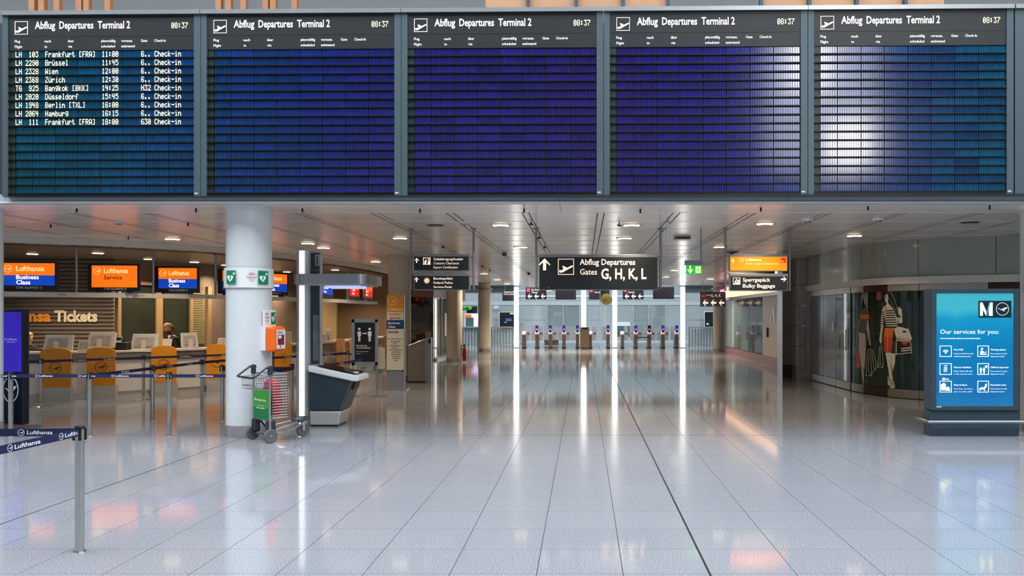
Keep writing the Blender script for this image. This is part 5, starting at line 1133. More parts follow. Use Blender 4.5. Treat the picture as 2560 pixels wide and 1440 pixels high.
# ================================================================ right: poster stand and shop drawing
YP = 12.2; bb = thing('poster_stand', 'dark slate lightbox stand with a lit blue services poster', 'poster stand', (px(2440, YP), YP, 0))
slate2 = M('stand_slate', (50, 68, 80), .38, .1, var=.05, scale=3)
Bx = lambda x0, x1, y0, y1, d0, d1: MB().box(px(x0, YP), px(x1, YP), YP + d0, YP + d1, pz(y1, YP), pz(y0, YP))
part('cabinet', Bx(2327, 2547, 722, 1026, .0, .26), slate2, bb, bevel=.01); part('plinth', MB().box(px(2326, YP), px(2549, YP), YP + .01, YP + .25, 0, pz(1027.5, YP)), slate2, bb, bevel=.006)
for a in ((2327, 2340, 722, 1026), (2533, 2547, 722, 1026), (2340, 2533, 722, 733), (2340, 2533, 1015, 1026)): part('frame_rail', Bx(*a, -.02, .0), slate2, bb, bevel=.004)
def poster_mat():
    m = bpy.data.materials.new('lit_poster_blue'); m.use_nodes = True; nt = m.node_tree; b = nt.nodes['Principled BSDF']
    tc = nt.nodes.new('ShaderNodeTexCoord'); sp = nt.nodes.new('ShaderNodeSeparateXYZ'); nt.links.new(tc.outputs['Generated'], sp.inputs[0])
    nz = nt.nodes.new('ShaderNodeTexNoise'); nz.inputs['Scale'].default_value = 2.5; nt.links.new(tc.outputs['Generated'], nz.inputs['Vector'])
    ad = nt.nodes.new('ShaderNodeMath'); ad.operation = 'MULTIPLY_ADD'; nt.links.new(nz.outputs['Fac'], ad.inputs[0]); ad.inputs[1].default_value = .25; nt.links.new(sp.outputs['Z'], ad.inputs[2])
    rp = nt.nodes.new('ShaderNodeValToRGB'); nt.links.new(ad.outputs[0], rp.inputs['Fac']); e = rp.color_ramp.elements
    e[0].position = .1; e[0].color = lin((24, 112, 160)) + (1,); e[1].position = 1.12; e[1].color = lin((60, 168, 182)) + (1,)
    for p_, c in ((.28, (8, 100, 156)), (.62, (6, 114, 164)), (.9, (16, 138, 178))): q = e.new(p_); q.color = lin(c) + (1,)
    nt.links.new(rp.outputs['Color'], b.inputs['Base Color']); nt.links.new(rp.outputs['Color'], b.inputs['Emission Color']); b.inputs['Emission Strength'].default_value = .32; b.inputs['Roughness'].default_value = .06
    return m
part('poster', Bx(2339.5, 2533.5, 733, 1015, -.008, .0), poster_mat(), bb); YQ = YP - .008
lw = M('poster_white', (236, 246, 246), .4, emit=.55, var=.01); lc_ = M('poster_cream', (246, 246, 200), .4, emit=.6, var=.01); ldark = M('poster_dark', (6, 38, 52), .3, var=.05)
q = lambda x0, x1, y0, y1, d=.003: MB().box(px(x0, YQ), px(x1, YQ), YQ - d, YQ, pz(y1, YQ), pz(y0, YQ))
part('logo_field', q(2446, 2528, 752, 794), ldark, bb)
lm = MB(); Y2 = YQ - .003
for pl_ in (((2450, 789.5), (2450, 756), (2456, 756), (2465.5, 778), (2465, 789.5), (2457, 774), (2457, 789.5)), ((2472, 789.5), (2472, 770), (2476, 756), (2481.5, 756), (2481.5, 789.5))): lm.prism([(px(x, Y2), pz(y, Y2)) for x, y in pl_], Y2 - .003, Y2)
part('logo_letter', lm, lc_, bb); part('logo_stroke', MB().prism([(px(x, Y2), pz(y, Y2)) for x, y in ((2464, 789.5), (2473, 756), (2478, 756), (2468, 789.5))], Y2 - .002, Y2), M('poster_teal', (40, 140, 180), .4, emit=.3), bb)
em = MB(); emblem(em, px(2506, Y2), pz(772.5, Y2), 16 * YQ / F, Y2, .003, .06); part('emblem', em, lw, bb)
ptext('Our services for you:', 2350, 2497, 834.5, 824, YQ, lw, bb, bold=.004); ptext('www.munich-airport.com/services', 2350, 2450.5, 847.5, 844, YQ, lw, bb, bold=.02)
rows = ((864, 892), (908, 937), (952, 981))
cap = ((('Free WiFi', 'Airport-wide free and', 'unlimited access'), ('Working stations', 'Free access on each', 'departure level')), (('Shower facilities', 'Near Gate L05 and', 'in the service area'), ("Children's play areas", 'Free access on each', 'departure level')), (('Shop & Store', 'You shop, we store -', 'ask our sales staff'), ('Recreation areas', 'Free access on each', 'departure level')))
for r, (a, b) in enumerate(rows):
    for c, (x0, x1, tx0) in enumerate(((2349, 2379, 2384.5), (2443.5, 2472, 2476))):
        f = q(x0, x1, a, a + 1.6); f.box(px(x0, YQ), px(x1, YQ), YQ - .003, YQ, pz(b, YQ), pz(b - 1.6, YQ)); f.box(px(x0, YQ), px(x0 + 1.6, YQ), YQ - .003, YQ, pz(b - 1.6, YQ), pz(a + 1.6, YQ)); f.box(px(x1 - 1.6, YQ), px(x1, YQ), YQ - .003, YQ, pz(b - 1.6, YQ), pz(a + 1.6, YQ))
        part('icon_frame', f, lw, bb)
        w1, w2 = (0.72, .86) if c == 0 else (.80, .9)
        ww = (26, 42, 33, 40, 42, 42)[r * 2 + c]; ptext(cap[r][c][0], tx0, tx0 + (23, 38.5, 43, 45, 33, 39)[r * 2 + c], a + 12, a + 8.3, YQ, lw, bb, bold=.02); ptext(cap[r][c][1], tx0, tx0 + (48, 41, 46, 41, 49, 41)[r * 2 + c], a + 21.5, a + 18.3, YQ, lw, bb); ptext(cap[r][c][2], tx0, tx0 + (42, 34, 46, 34, 45, 34)[r * 2 + c], a + 28.5, a + 25.3, YQ, lw, bb)
icn = lambda pts: [(px(x, YQ), pz(y, YQ)) for x, y in pts]
wf = MB()
for rr in (3.5, 6.5, 9.5):
    pts = [(2364 + rr * math.sin(a), 884 - rr * math.cos(a)) for a in [math.radians(-48 + 12 * k) for k in range(9)]] + [(2364 + (rr - 1.6) * math.sin(a), 884 - (rr - 1.6) * math.cos(a)) for a in [math.radians(48 - 12 * k) for k in range(9)]]
    wf.prism(icn(pts), YQ - .003, YQ)
wf.ring(px(2364, YQ), pz(883.5, YQ), 0, 1.4 * YQ / F, YQ - .003, YQ, 10); part('wifi_icon', wf, lw, bb)
part('worker_icon', MB().ring(px(2455, YQ), pz(872, YQ), 0, 2.6 * YQ / F, YQ - .003, YQ, 12).prism(icn(((2450, 887), (2451, 878), (2454, 875.5), (2458, 878), (2462, 881), (2461, 883), (2457, 882), (2458, 885), (2463, 885), (2463, 887))), YQ - .003, YQ).prism(icn(((2462.5, 885), (2465, 878), (2466, 878), (2464, 886), (2469, 886), (2469, 887), (2462, 887))), YQ - .003, YQ), lw, bb)
sh = MB().prism(icn(((2360, 913), (2368, 913), (2368, 915), (2360, 915))), YQ - .003, YQ)
for k in range(4): sh.prism(icn(((2360.5 + 2 * k, 917), (2361.3 + 2 * k, 917), (2360.8 + 2.4 * k - 1, 930), (2360 + 2.4 * k - 1, 930))), YQ - .003, YQ)
part('shower_icon', sh, lw, bb)
ch = MB()
for x in (2452, 2460): ch.ring(px(x, YQ), pz(921, YQ), 0, 2.2 * YQ / F, YQ - .003, YQ, 10).prism(icn(((x - 3.5, 923), (x + 3.5, 923), (x + 1.6, 928), (x + 1.6, 934), (x - 1.6, 934), (x - 1.6, 928))), YQ - .003, YQ)
ch.ring(px(2465.5, YQ), pz(916.5, YQ), 0, 3.4 * YQ / F, YQ - .003, YQ, 14); part('children_icon', ch, lw, bb)
part('bags_icon', MB().prism(icn(((2352, 976), (2352, 960), (2356, 960), (2356.5, 957), (2361.5, 957), (2362, 960), (2364.5, 960), (2364.5, 976))), YQ - .003, YQ).prism(icn(((2364, 977), (2365, 970), (2369, 966), (2373, 968), (2375.5, 977))), YQ - .003, YQ), lc_, bb)
part('key_icon', MB().ring(px(2359, YQ), pz(947.5, YQ), 1.6 * YQ / F, 3.6 * YQ / F, YQ - .003, YQ, 14).prism(icn(((2362, 946.6), (2371.5, 946.6), (2371.5, 950), (2369.8, 950), (2369.8, 948.6), (2362, 948.6))), YQ - .003, YQ), lw, bb)
part('lounger_icon', MB().ring(px(2465, YQ), pz(961.5, YQ), 0, 2.4 * YQ / F, YQ - .003, YQ, 12).prism(icn(((2447, 972), (2453, 968), (2458, 969), (2464, 963.5), (2467.5, 966), (2461, 973), (2464, 977), (2461.5, 977), (2458, 973.5), (2452, 974), (2449, 977), (2447, 976), (2450, 972.5))), YQ - .003, YQ), lw, bb)
part('maker_plate', q(2340, 2353, 1016.2, 1017.6, .014), lw, bb)
part('guard_rail', MB().tube([(px(2314, YP), YP + .35, pz(1053, YP)), (px(2315, YP), YP - .08, pz(1053, YP)), (px(2600, YP), YP - .08, pz(1053, YP))], .022, 10), satin, bb, smooth=True)
# fashion figures printed on the shop glass (flat print, follows the curved panes)
fb = thing('window_graphic', 'large printed drawing of a striped-shirt shopper on the curved glass', 'window graphic', (7.0, 17.7, 0)); fa = thing('window_graphic', 'slimmer printed shopper drawing, foreshortened at the left of the glass', 'window graphic', (6.42, 19.1, 0))
OF = offset(RC, .012)
def gp(poly, m, owner, name='print', depth=0.0):
    cu = offset(RC, -.034 - depth); mb = MB(); pts = []
    for i in range(len(poly)):
        (x0, y0), (x1, y1) = poly[i], poly[(i + 1) % len(poly)]; n_ = max(1, int(abs(x1 - x0) // 14))
        pts += [(x0 + (x1 - x0) * k / n_, y0 + (y1 - y0) * k / n_) for k in range(n_)]
    bm = bmesh.new(); bm.faces.new([bm.verts.new((x, 0, -y)) for x, y in pts])
    xa, xb = min(p_[0] for p_ in pts), max(p_[0] for p_ in pts); xc = xa // 5 * 5 + 5
    while xc < xb - .1:
        bmesh.ops.bisect_plane(bm, geom=bm.verts[:] + bm.edges[:] + bm.faces[:], plane_co=(xc, 0, 0), plane_no=(1, 0, 0)); xc += 5
    bm.verts.index_update(); vs = []
    for v in bm.verts: p_, _ = on_curve(cu, v.co.x); vs.append((p_.x, p_.y, pz(-v.co.z, p_.y)))
    mb.add(vs, [tuple(v.index for v in f.verts) for f in bm.faces]); bm.free(); part(name, mb, m, owner)
cream_p = M('print_cream', (196, 190, 170), .5, var=.02); black_p = M('print_black', (18, 20, 20), .5); org_p = M('print_orange', (200, 100, 24), .5, var=.03); red_p = M('print_red', (190, 62, 30), .5); grey_p = M('print_grey', (120, 126, 120), .5); pale_p = M('print_pale', (170, 158, 148), .5)
C8 = lambda pts: [(2060 + x * .2152, 700 + y * .2153) for x, y in pts]
G = lambda pts, m, o=fb, n='print', d=0.0: gp(C8(pts), m, o, n, d)
G([(712, 150), (760, 125), (810, 150), (845, 230), (862, 330), (868, 420), (845, 440), (815, 360), (770, 290), (745, 200), (720, 190)], black_p, n='hair')
for a in ([(735, 135), (790, 150), (830, 240), (850, 330), (846, 334), (824, 245), (784, 160)], [(748, 200), (790, 290), (835, 370), (838, 362), (796, 284)]): G(a, grey_p, n='hair_line', d=.002)
G([(708, 180), (738, 160), (746, 200), (744, 262), (722, 272), (708, 240)], cream_p, n='face'); G([(714, 200), (730, 196), (730, 204), (714, 208)], black_p, d=.002, n='eye'); G([(716, 250), (730, 248), (728, 254)], red_p, d=.002, n='lips')
G([(740, 262), (756, 280), (800, 330), (735, 345), (712, 300)], cream_p, n='neck')
G([(720, 330), (800, 330), (850, 400), (868, 440), (850, 540), (720, 540), (708, 430), (700, 350)], cream_p, n='blouse')
for k in range(7): y = 352 + k * 27; G([(714 + k, y), (810 + k * 7, y - 4), (820 + k * 6, y + 8), (712 + k, y + 13)], black_p, n='stripe', d=.002)
G([(700, 300), (716, 310), (700, 430), (690, 520), (656, 530), (664, 420), (680, 330)], cream_p, n='sleeve')
for k in range(6): y = 370 + k * 27; G([(676 - k * 3, y), (704 - k * 2, y - 4), (702 - k * 2, y + 8), (672 - k * 3, y + 12)], black_p, n='stripe', d=.002)
G([(664, 530), (690, 525), (672, 650), (670, 730), (652, 735), (642, 690), (650, 640)], cream_p, n='arm'); G([(872, 440), (908, 420), (910, 500), (866, 510)], cream_p, n='forearm'); G([(842, 350), (856, 310), (868, 330), (876, 305), (888, 330), (902, 340), (908, 420), (880, 420)], cream_p, n='hand')
G([(866, 500), (914, 500), (918, 528), (862, 520)], black_p, n='cuff')
G([(700, 536), (820, 540), (820, 556), (704, 552)], black_p, n='belt'); G([(704, 556), (812, 556), (800, 660), (690, 660)], org_p, n='skirt'); G([(690, 660), (800, 660), (780, 836), (700, 836)], red_p, n='skirt')
for a in ([(738, 556), (742, 556), (738, 836), (734, 836)],): G(a, cream_p, n='skirt_seam', d=.002)
G([(712, 842), (776, 842), (778, 1000), (800, 1160), (764, 1165), (745, 1030)], cream_p, n='leg'); G([(776, 850), (830, 856), (824, 960), (796, 1062), (780, 960)], cream_p, n='leg')
G([(752, 1170), (806, 1165), (826, 1240), (815, 1256), (770, 1256), (756, 1220)], cream_p, n='shoe'); G([(740, 1115), (750, 1120), (758, 1215), (742, 1226)], cream_p, n='shoe')
for k in range(3): G([(764, 1182 + k * 20), (812, 1178 + k * 20), (814, 1184 + k * 20), (766, 1188 + k * 20)], black_p, n='strap', d=.002)
G([(812, 566), (864, 540), (985, 570), (1025, 690), (990, 716), (840, 680)], cream_p, n='bag'); G([(850, 650), (1020, 690), (990, 714), (842, 680)], pale_p, n='bag_side', d=.002); G([(905, 600), (930, 585), (965, 605), (940, 612), (915, 608)], black_p, n='bag_print', d=.002)
G([(835, 700), (845, 690), (1008, 716), (1025, 846), (832, 868)], cream_p, n='bag'); G([(842, 705), (1000, 722), (1015, 838), (845, 856)], black_p, n='bag_front', d=.002)
G([(900, 712), (975, 712), (968, 742), (940, 756), (910, 744)], red_p, n='bag_dot', d=.004)
for y in (785, 812): G([(895, y + 6), (1008, y - 8), (1010, y + 6), (896, y + 20)], cream_p, n='bag_stripe', d=.004)
def outline(pts, o, m=cream_p, w_=4.0):
    for (x0, y0), (x1, y1) in zip(pts, pts[1:]):
        dx, dy = x1 - x0, y1 - y0; L = math.hypot(dx, dy); nx, ny = -dy / L * w_ / 2, dx / L * w_ / 2; G([(x0 + nx, y0 + ny), (x1 + nx, y1 + ny), (x1 - nx, y1 - ny), (x0 - nx, y0 - ny)], m, o, 'outline', .002)
outline([(650, 760), (620, 1010), (684, 1020), (690, 980), (672, 770), (660, 745)], fb); outline([(655, 780), (652, 970), (684, 1018)], fb); outline([(652, 970), (622, 1008)], fb)
# the second figure
G([(436, 150), (470, 140), (490, 180), (492, 260), (476, 300), (470, 250), (455, 210), (430, 330), (428, 200)], grey_p, fa, 'hair'); G([(462, 200), (486, 190), (488, 250), (470, 290)], pale_p, fa, 'face')
G([(425, 345), (470, 320), (515, 335), (522, 400), (418, 405)], M('print_olive', (74, 74, 64), .5), fa, 'top'); G([(416, 400), (524, 395), (524, 455), (414, 455)], org_p, fa, 'top_band'); G([(420, 455), (500, 458), (490, 600), (460, 615), (425, 590)], MATS['print_olive'], fa, 'top'); G([(404, 460), (420, 460), (410, 590), (398, 570)], M('print_salmon', (170, 90, 66), .5), fa, 'scarf')
G([(502, 462), (515, 465), (534, 690), (545, 760), (528, 760), (514, 660), (494, 560)], pale_p, fa, 'arm'); G([(404, 600), (480, 625), (486, 800), (470, 1036), (430, 1010), (404, 800)], pale_p, fa, 'trousers'); G([(392, 790), (404, 800), (420, 1020), (376, 1016)], red_p, fa, 'bag')
G([(432, 1020), (462, 1036), (464, 1160), (446, 1165)], pale_p, fa, 'ankle'); G([(446, 1165), (466, 1160), (468, 1220), (446, 1226)], grey_p, fa, 'shoe')
outline([(505, 810), (488, 1110), (548, 1114), (566, 1060), (600, 1040), (606, 960), (570, 820), (540, 800), (505, 810)], fa); outline([(540, 810), (552, 1080)], fa); outline([(520, 815), (516, 1060), (548, 1110)], fa); outline([(555, 820), (580, 1030), (604, 1040)], fa)
# ================================================================ far end: lit columns, gates, signs, glass wall
lit_col = M('lit_column', (255, 252, 244), .5, emit=5.0, var=.005)
YLc = 45.4
for x, lab in ((1291, 'glowing white column left of the big gate sign'), (1459, 'glowing white column standing behind the brown bin'), (1537, 'glowing white column right of the wall clock'), (1707, 'glowing white column below the green exit sign')):
    X = px(x, YLc); t = thing('light_column', lab, 'light column', (X, YLc, 0), group='glowing columns at the gates')
    part('diffuser', MB().lathe([(.128, .04), (.128, 3.36)], 28), lit_col, t, local=True, smooth=True); part('foot_ring', MB().lathe([(.14, 0), (.14, .04)], 28), steel, t, local=True); part('head_ring', MB().lathe([(.15, 3.36), (.15, 3.44)], 28), satin, t, local=True)
YG = 44.9; post_m = M('gate_post', (118, 104, 92), .4, .4, var=.05); wing_m = M('gate_wing', (244, 247, 250), .5, trans=.4, var=.02); blue_d = M('gate_display', (28, 50, 150), .4, emit=.6); red_d = M('gate_red', (190, 40, 40), .4, emit=.3); dull = M('grey_emblem', (110, 120, 130), .5)
names = ['first', 'second', 'third', 'fourth', 'fifth', 'sixth', 'seventh', 'eighth', 'ninth', 'tenth', 'eleventh', 'twelfth']
gates = [(1309, 0, 0, 1), (1342, 1, 1, 1), (1375.7, 1, 1, 1), (1409.6, 1, 1, 1), (1443.8, 1, 1, 0), (1476, 0, 0, 1), (1520.5, 1, 1, 0), (1556, 0, 0, 1), (1590, 1, 1, 1), (1624, 1, 1, 1), (1658, 1, 1, 1), (1692.6, 1, 1, 0)]
WING = [(0, .0), (.04, .0), (.17, .02), (.215, .12), (.235, .45), (.21, .72), (.15, .78), (0, .78)]
for k, (x, disp, lw_, rw) in enumerate(gates):
    X = px(x, YG); t = thing('ticket_gate', names[k] + ' boarding pass gate post from the left in the gate row', 'gate', (X, YG, 0), group='boarding pass gates')
    P = lambda n, mb, m, **kk: part(n, mb, m, t, local=True, **kk)
    P('post', MB().box(-.085, .085, 0, .9, .05, .80), post_m, bevel=.01); P('foot', MB().box(-.11, .11, -.02, .92, 0, .05), black)
    P('head', MB().add([(-.09, -.02, .80), (.09, -.02, .80), (.09, .5, .93), (-.09, .5, .93), (-.09, -.02, .74), (.09, -.02, .74), (.09, .5, .74), (-.09, .5, .74)], [(0, 1, 2, 3), (0, 4, 5, 1), (1, 5, 6, 2), (2, 6, 7, 3), (3, 7, 4, 0)]), sign_white)
    if disp:
        P('scanner', MB().box(-.075, .075, -.03, -.02, .71, .785), red_d if k > 4 or k % 2 else post_m); P('display_arm', MB().box(-.06, .06, .1, .16, .86, 1.0), black); P('display', MB().box(-.085, .085, .06, .14, .96, 1.24), black if k == 9 else blue_d, bevel=.01)
        P('display_picture', MB().box(-.055, .055, .052, .06, 1.0, 1.08), sign_white); P('display_cap', MB().box(-.09, .09, .05, .15, 1.24, 1.265), red_d)
    for on, s in ((rw, 1), (lw_, -1)):
        if not on: continue
        wg = P('wing', MB().prism([(s * (.10 + a), .42 + b) for a, b in WING], .35, .37), wing_m)
        if s > 0: text('M', (.16, .35, .72), .15, dull, wg, wd=.14, bold=.01, local=True)
        else:
            e = MB(); emblem(e, -.22, .79, .06, .35, .003, .12); part('emblem', e, dull, wg, local=True)
t = thing('barrier_strap', 'black retractable strap closing the gap between two right gates', 'strap', (px(1607, YG), YG, 0)); part('strap', MB().box(px(1592, YG), px(1622, YG), YG - .03, YG - .02, .57, .62), black, t); part('clip', MB().box(px(1621, YG), px(1623, YG), YG - .05, YG - .01, .56, .63), black, t)
YBn = 44.3; bx = thing('waste_bin', 'tall brown waste bin with a dark slot in front of the glowing column', 'bin', (px(1461.5, YBn), YBn, 0))
part('body', MB().pbox(1450.5, 1473, 818, 870.5, YBn, .45), M('bin_bronze', (128, 108, 86), .4, .4, var=.05), bx, bevel=.02); part('slot', MB().pbox(1456, 1468.5, 818.8, 823.5, YBn - .006, .006), black, bx); part('foot', MB().pbox(1452, 1472, 870.5, 872, YBn, .4), black, bx)
# far signs
sg = M('far_sign_black', (30, 24, 32), .4, var=.06)
def far_sign(x0, x1, y0, y1, Y, label, arrows=0, extra=None):
    t = thing('overhead_sign', label, 'sign', (px((x0 + x1) / 2, Y), Y, pz(y1, Y)), group='dark overhead signs at the gates'); part('panel', MB().pbox(x0, x1, y0, y1, Y, .12), sg, t, bevel=.004)
    for xx in (x0 + 6, x1 - 6): part('hanger', MB().tube([(px(xx, Y), Y + .06, pz(y0, Y)), (px(xx, Y), Y + .06, 3.52 if Y > 44 else ZC)], .012, 6), sign_frame, t)
    for k in range(arrows): part('arrow', MB().prism(poly_at(ARROW, px(x0 + (x1 - x0) * (.2 + .32 * k), Y), pz(y1 - (y1 - y0) * .26, Y), (y1 - y0) * .34 * Y / F, (y1 - y0) * .44 * Y / F, math.pi / 2), Y - .006, Y), M('far_arrow', (232, 226, 228), .5, emit=.45), t)
    return t
fw = M('far_arrow', (232, 226, 228), .5, emit=.45); fr_ = M('far_red', (210, 70, 80), .5, emit=.4)
s = far_sign(1314, 1366, 718.5, 748.5, 45.9, 'dark sign with three left arrows left of the gate sign', 3); ptext('Geschlossen', 1328, 1350, 726, 721.5, 45.9, fw, s); ptext('Closed', 1328.5, 1343.5, 733, 728, 45.9, fw, s); part('red_mark', MB().pbox(1317, 1325, 721, 729.5, 45.89, .01), fr_, s)
far_sign(1388.5, 1440, 724, 749, 45.9, 'blank dark sign below the left half of the gate sign')
s = far_sign(1472, 1499.5, 722, 749, 45.9, 'partly hidden dark closed sign left of the clock'); ptext('Closed', 1486, 1499, 732.5, 728.5, 45.9, fw, s); part('red_mark', MB().pbox(1474.5, 1482, 722.5, 730, 45.89, .01), fr_, s)
far_sign(1501.5, 1524, 722, 749, 46.2, 'small blank dark sign behind the clock')
s = far_sign(1557, 1609, 718.5, 748.5, 45.9, 'dark sign with three left arrows right of the clock', 3); ptext('Closed', 1570, 1585.5, 732.5, 728, 45.9, fw, s); part('red_mark', MB().pbox(1559.5, 1567, 721, 729.5, 45.89, .01), fr_, s)
far_sign(1632.5, 1685.5, 717.5, 747.5, 45.9, 'blank dark sign right of the gate sign')
s = far_sign(1256, 1290, 727, 752, 45.9, 'dark security check sign left of the leftmost glowing column'); ptext('Fluggastkontrolle', 1259.5, 1286, 731.5, 728, 45.9, fw, s); ptext('Security Check', 1259.5, 1285, 737, 733.5, 45.9, fw, s)
s = far_sign(1751, 1814, 730, 766.5, 37.8, 'dark gates sign with three left arrows in front of right column', 3); ptext('G, H, K', 1777, 1802, 742, 735, 37.8, fw, s, bold=.01); ptext('Gates', 1766, 1776, 739, 735.5, 37.8, fw, s); ic = MB(); pictogram_plane(ic, px(1754.5, 37.8), pz(742.5, 37.8), 9 * 37.8 / F, 37.8, .08, .006); part('departure_pictogram', ic, fr_, s)
YCk = 45.0; ck = thing('wall_clock', 'round gold-faced clock hanging under the gate sign', 'clock', (px(1516, YCk), YCk, pz(748.5, YCk))); rr = 14.2 * YCk / F
cl = lambda mb: mb.xf(Matrix.Translation((px(1516, YCk), YCk, pz(748.5, YCk))) @ Matrix.Rotation(math.pi / 2, 4, 'X'))
part('case', cl(MB().lathe([(0, -.08), (rr, -.08), (rr, .02), (rr * .93, .03)], 36)), M('clock_brass', (180, 160, 92), .3, .6), ck, smooth=True); part('dial', cl(MB().lathe([(0, .02), (rr * .92, .02)], 36)), M('clock_dial', (222, 202, 122), .4, emit=.3), ck)
for k in range(12):
    a_ = math.pi * k / 6; part('hour_mark', cl(MB().box(rr * .74, rr * .86, -.008, .008, .022, .026).xf(Matrix.Rotation(a_, 4, 'Z'))), black, ck)
for ang, ln, w_ in ((math.radians(90 - 258), .55, .014), (math.radians(90 - 222), .8, .009)): part('hand', cl(MB().box(-rr * .12, rr * ln, -w_, w_, .028, .034).xf(Matrix.Rotation(ang, 4, 'Z'))), black, ck)
part('hanger', MB().tube([(px(1500.5, YCk), YCk + .03, pz(762, YCk)), (px(1500.5, YCk), YCk + .03, 3.5)], .012, 6), black, ck)
# far glazed screen: posts, transoms and panes
YW = 56.0; fg = thing('window_7', None, None, (0, YW, 0), kind='structure'); fp = M('far_glass', (166, 178, 182), .12, var=.06, scale=.8, spec=.5); ff = M('far_frame', (196, 206, 208), .4, .3)
def wbox(x0, x1, y0, y1, Y, d): return MB().pbox(x0, x1, y0, y1, Y, d)
bay = [1060, 1200, 1232, 1303, 1363, 1368, 1408, 1448, 1466, 1502, 1515, 1584, 1622, 1665, 1712, 1780, 1830, 1900]
for a, b in zip(bay, bay[1:]):
    if (a, b) in ((1368, 1408), (1408, 1448), (1584, 1622), (1622, 1665)): m_ = M('far_clear_glass', (190, 210, 212), .06, alpha=.3, var=.1)
    else: m_ = fp
    part('pane', wbox(a + .8, b - .8, 763, 853, YW, .03), m_, fg); part('upper_pane', wbox(a + .8, b - .8, 715, 754, YW, .03), M('far_upper_glass', (178, 192, 197), .1, var=.05, scale=.6), fg)
for x in bay: part('mullion', wbox(x - .9, x + .9, 690, 854.6, YW - .06, .16), ff, fg)
for y0, y1 in ((754, 763), (712, 715), (852, 855)): part('transom', wbox(1050, 1900, y0, y1, YW - .05, .14), ff, fg)
part('pipe', MB().tube([(px(1290, 50), 50, pz(741.5, 50)), (px(1712, 50), 50, pz(741.5, 50))], .06, 8), ff, fg); part('pipe', MB().tube([(px(1290, 50), 50, pz(728, 50)), (px(1380, 50), 50, pz(728, 50))], .04, 8), ff, fg)
dt = MB()
for a, b in ((1304, 1362), (1474, 1510), (1590, 1620), (1718, 1756), (1236, 1248)):
    x = a
    while x < b: dt.pbox(x - .9, x + .9, 799.3, 801.1, YW - .01, .01); x += 6.3
tag(dt.build('manifestation_dots', black, fg), kind='stuff')
tag(MB().box(-24, 18, 66, 66.3, 0, 8).build('wall_outer', hall), kind='structure')
# what stands behind or against that glass
def far_thing(name, label, cat, parts, Y):
    x0 = min(p_[1] for p_ in parts); x1 = max(p_[2] for p_ in parts); t = thing(name, label, cat, (px((x0 + x1) / 2, Y), Y, max(0, pz(max(p_[4] for p_ in parts), Y))))
    for n, a, b, c, d, m, dep in parts: part(n, wbox(a, b, c, d, Y - dep, .05 + dep), m, t)
    return t
dk = M('far_dark', (26, 30, 34), .3, var=.3, scale=2); tl = M('far_teal', (70, 104, 106), .4, var=.15, scale=2); bl = M('far_blue', (70, 100, 160), .4, emit=.1); wh2 = M('far_white', (220, 228, 230), .5); pk = M('far_pink_light', (240, 200, 240), .5, emit=.8); og = M('far_orange', (240, 100, 40), .5, emit=.4); gn = M('far_green_plant', (80, 140, 60), .7, var=.3, scale=6)
far_thing('dark_shop_window', 'dark shop window with a blue sign behind the left glass', 'shop window', [('frame', 1247, 1287, 779.5, 818, wh2, .0), ('opening', 1249, 1286, 781, 817.5, dk, .03), ('blue_panel', 1264, 1279, 796, 803, bl, .05), ('white_panel', 1275, 1287, 782, 786, wh2, .05), ('stripe', 1261, 1266, 805, 806.5, wh2, .05)], 55.5)
far_thing('pink_kiosk', 'pink lit kiosk with orange sign left of the pale column', 'kiosk', [('back_light', 1162, 1195, 784, 817, pk, .0), ('opening', 1163.5, 1184, 794, 818, tl, .03), ('orange_sign', 1162.5, 1178, 786.5, 794, og, .05), ('dark_top', 1168, 1193, 766, 783, dk, .02), ('counter', 1160, 1196, 818, 830, tl, .06)], 52)
pt = thing('far_plant', 'green plant on top of the pink lit kiosk', 'plant', (px(1167, 51.8), 51.8, pz(785, 51.8))); 
for k in range(9): a_ = k * .7; part('leaf', MB().sphere((px(1167, 51.8) + .22 * math.cos(a_), 51.8 + .1 * math.sin(a_), pz(770, 51.8) + .08 * math.sin(k * 2.1)), .13, 8, (1, .6, .6)), gn, pt)
part('stem', MB().tube([(px(1167, 51.8), 51.8, pz(785, 51.8)), (px(1167, 51.8), 51.8, pz(772, 51.8))], .03, 6), gn, pt)
far_thing('shop_shelf', 'shop shelves with red stripes behind the clear panes', 'shelf', [('dark_back', 1369, 1448, 764, 779, dk, 0), ('red_goods', 1411, 1447, 770, 779, M('far_red_goods', (170, 90, 84), .5, var=.3, scale=5), .04), ('white_strip', 1369, 1448, 772, 774, wh2, .06), ('dark_side', 1369, 1383, 779, 815, dk, 0), ('grey_panel', 1410, 1447, 780, 816, tl, 0), ('white_frame', 1384, 1397, 780, 781, wh2, .05), ('white_frame', 1384, 1385, 780, 816, wh2, .05), ('lower_back', 1370, 1408, 790, 816, tl, .01), ('base', 1370, 1447, 816, 852.4, wh2, .0)], 58)
far_thing('escalator_housing', 'teal glazed escalator housing behind the right clear panes', 'housing', [('panel', 1632, 1655, 792, 822, tl, 0), ('dark_post', 1642, 1659, 764, 791, M('far_olive', (96, 98, 84), .5), 0), ('panel', 1677, 1698, 792, 822, tl, 0), ('post', 1670, 1677, 774, 818, M('far_olive', (96, 98, 84), .5), .02), ('black_post', 1625, 1629, 770, 815, dk, .03), ('rail', 1630, 1655, 791, 792.3, wh2, .05), ('base', 1625, 1698, 822, 851.9, wh2, .0)], 58.5)
far_thing('dark_doorway', 'dark doorway left of the right beige column', 'doorway', [('frame', 1760, 1784, 778, 818, wh2, 0), ('opening', 1762, 1784, 780, 818, dk, .03), ('painted_glint', 1766, 1772, 808, 812, wh2, .05)], 55.4)  # small white panel is a highlight painted into the doorway
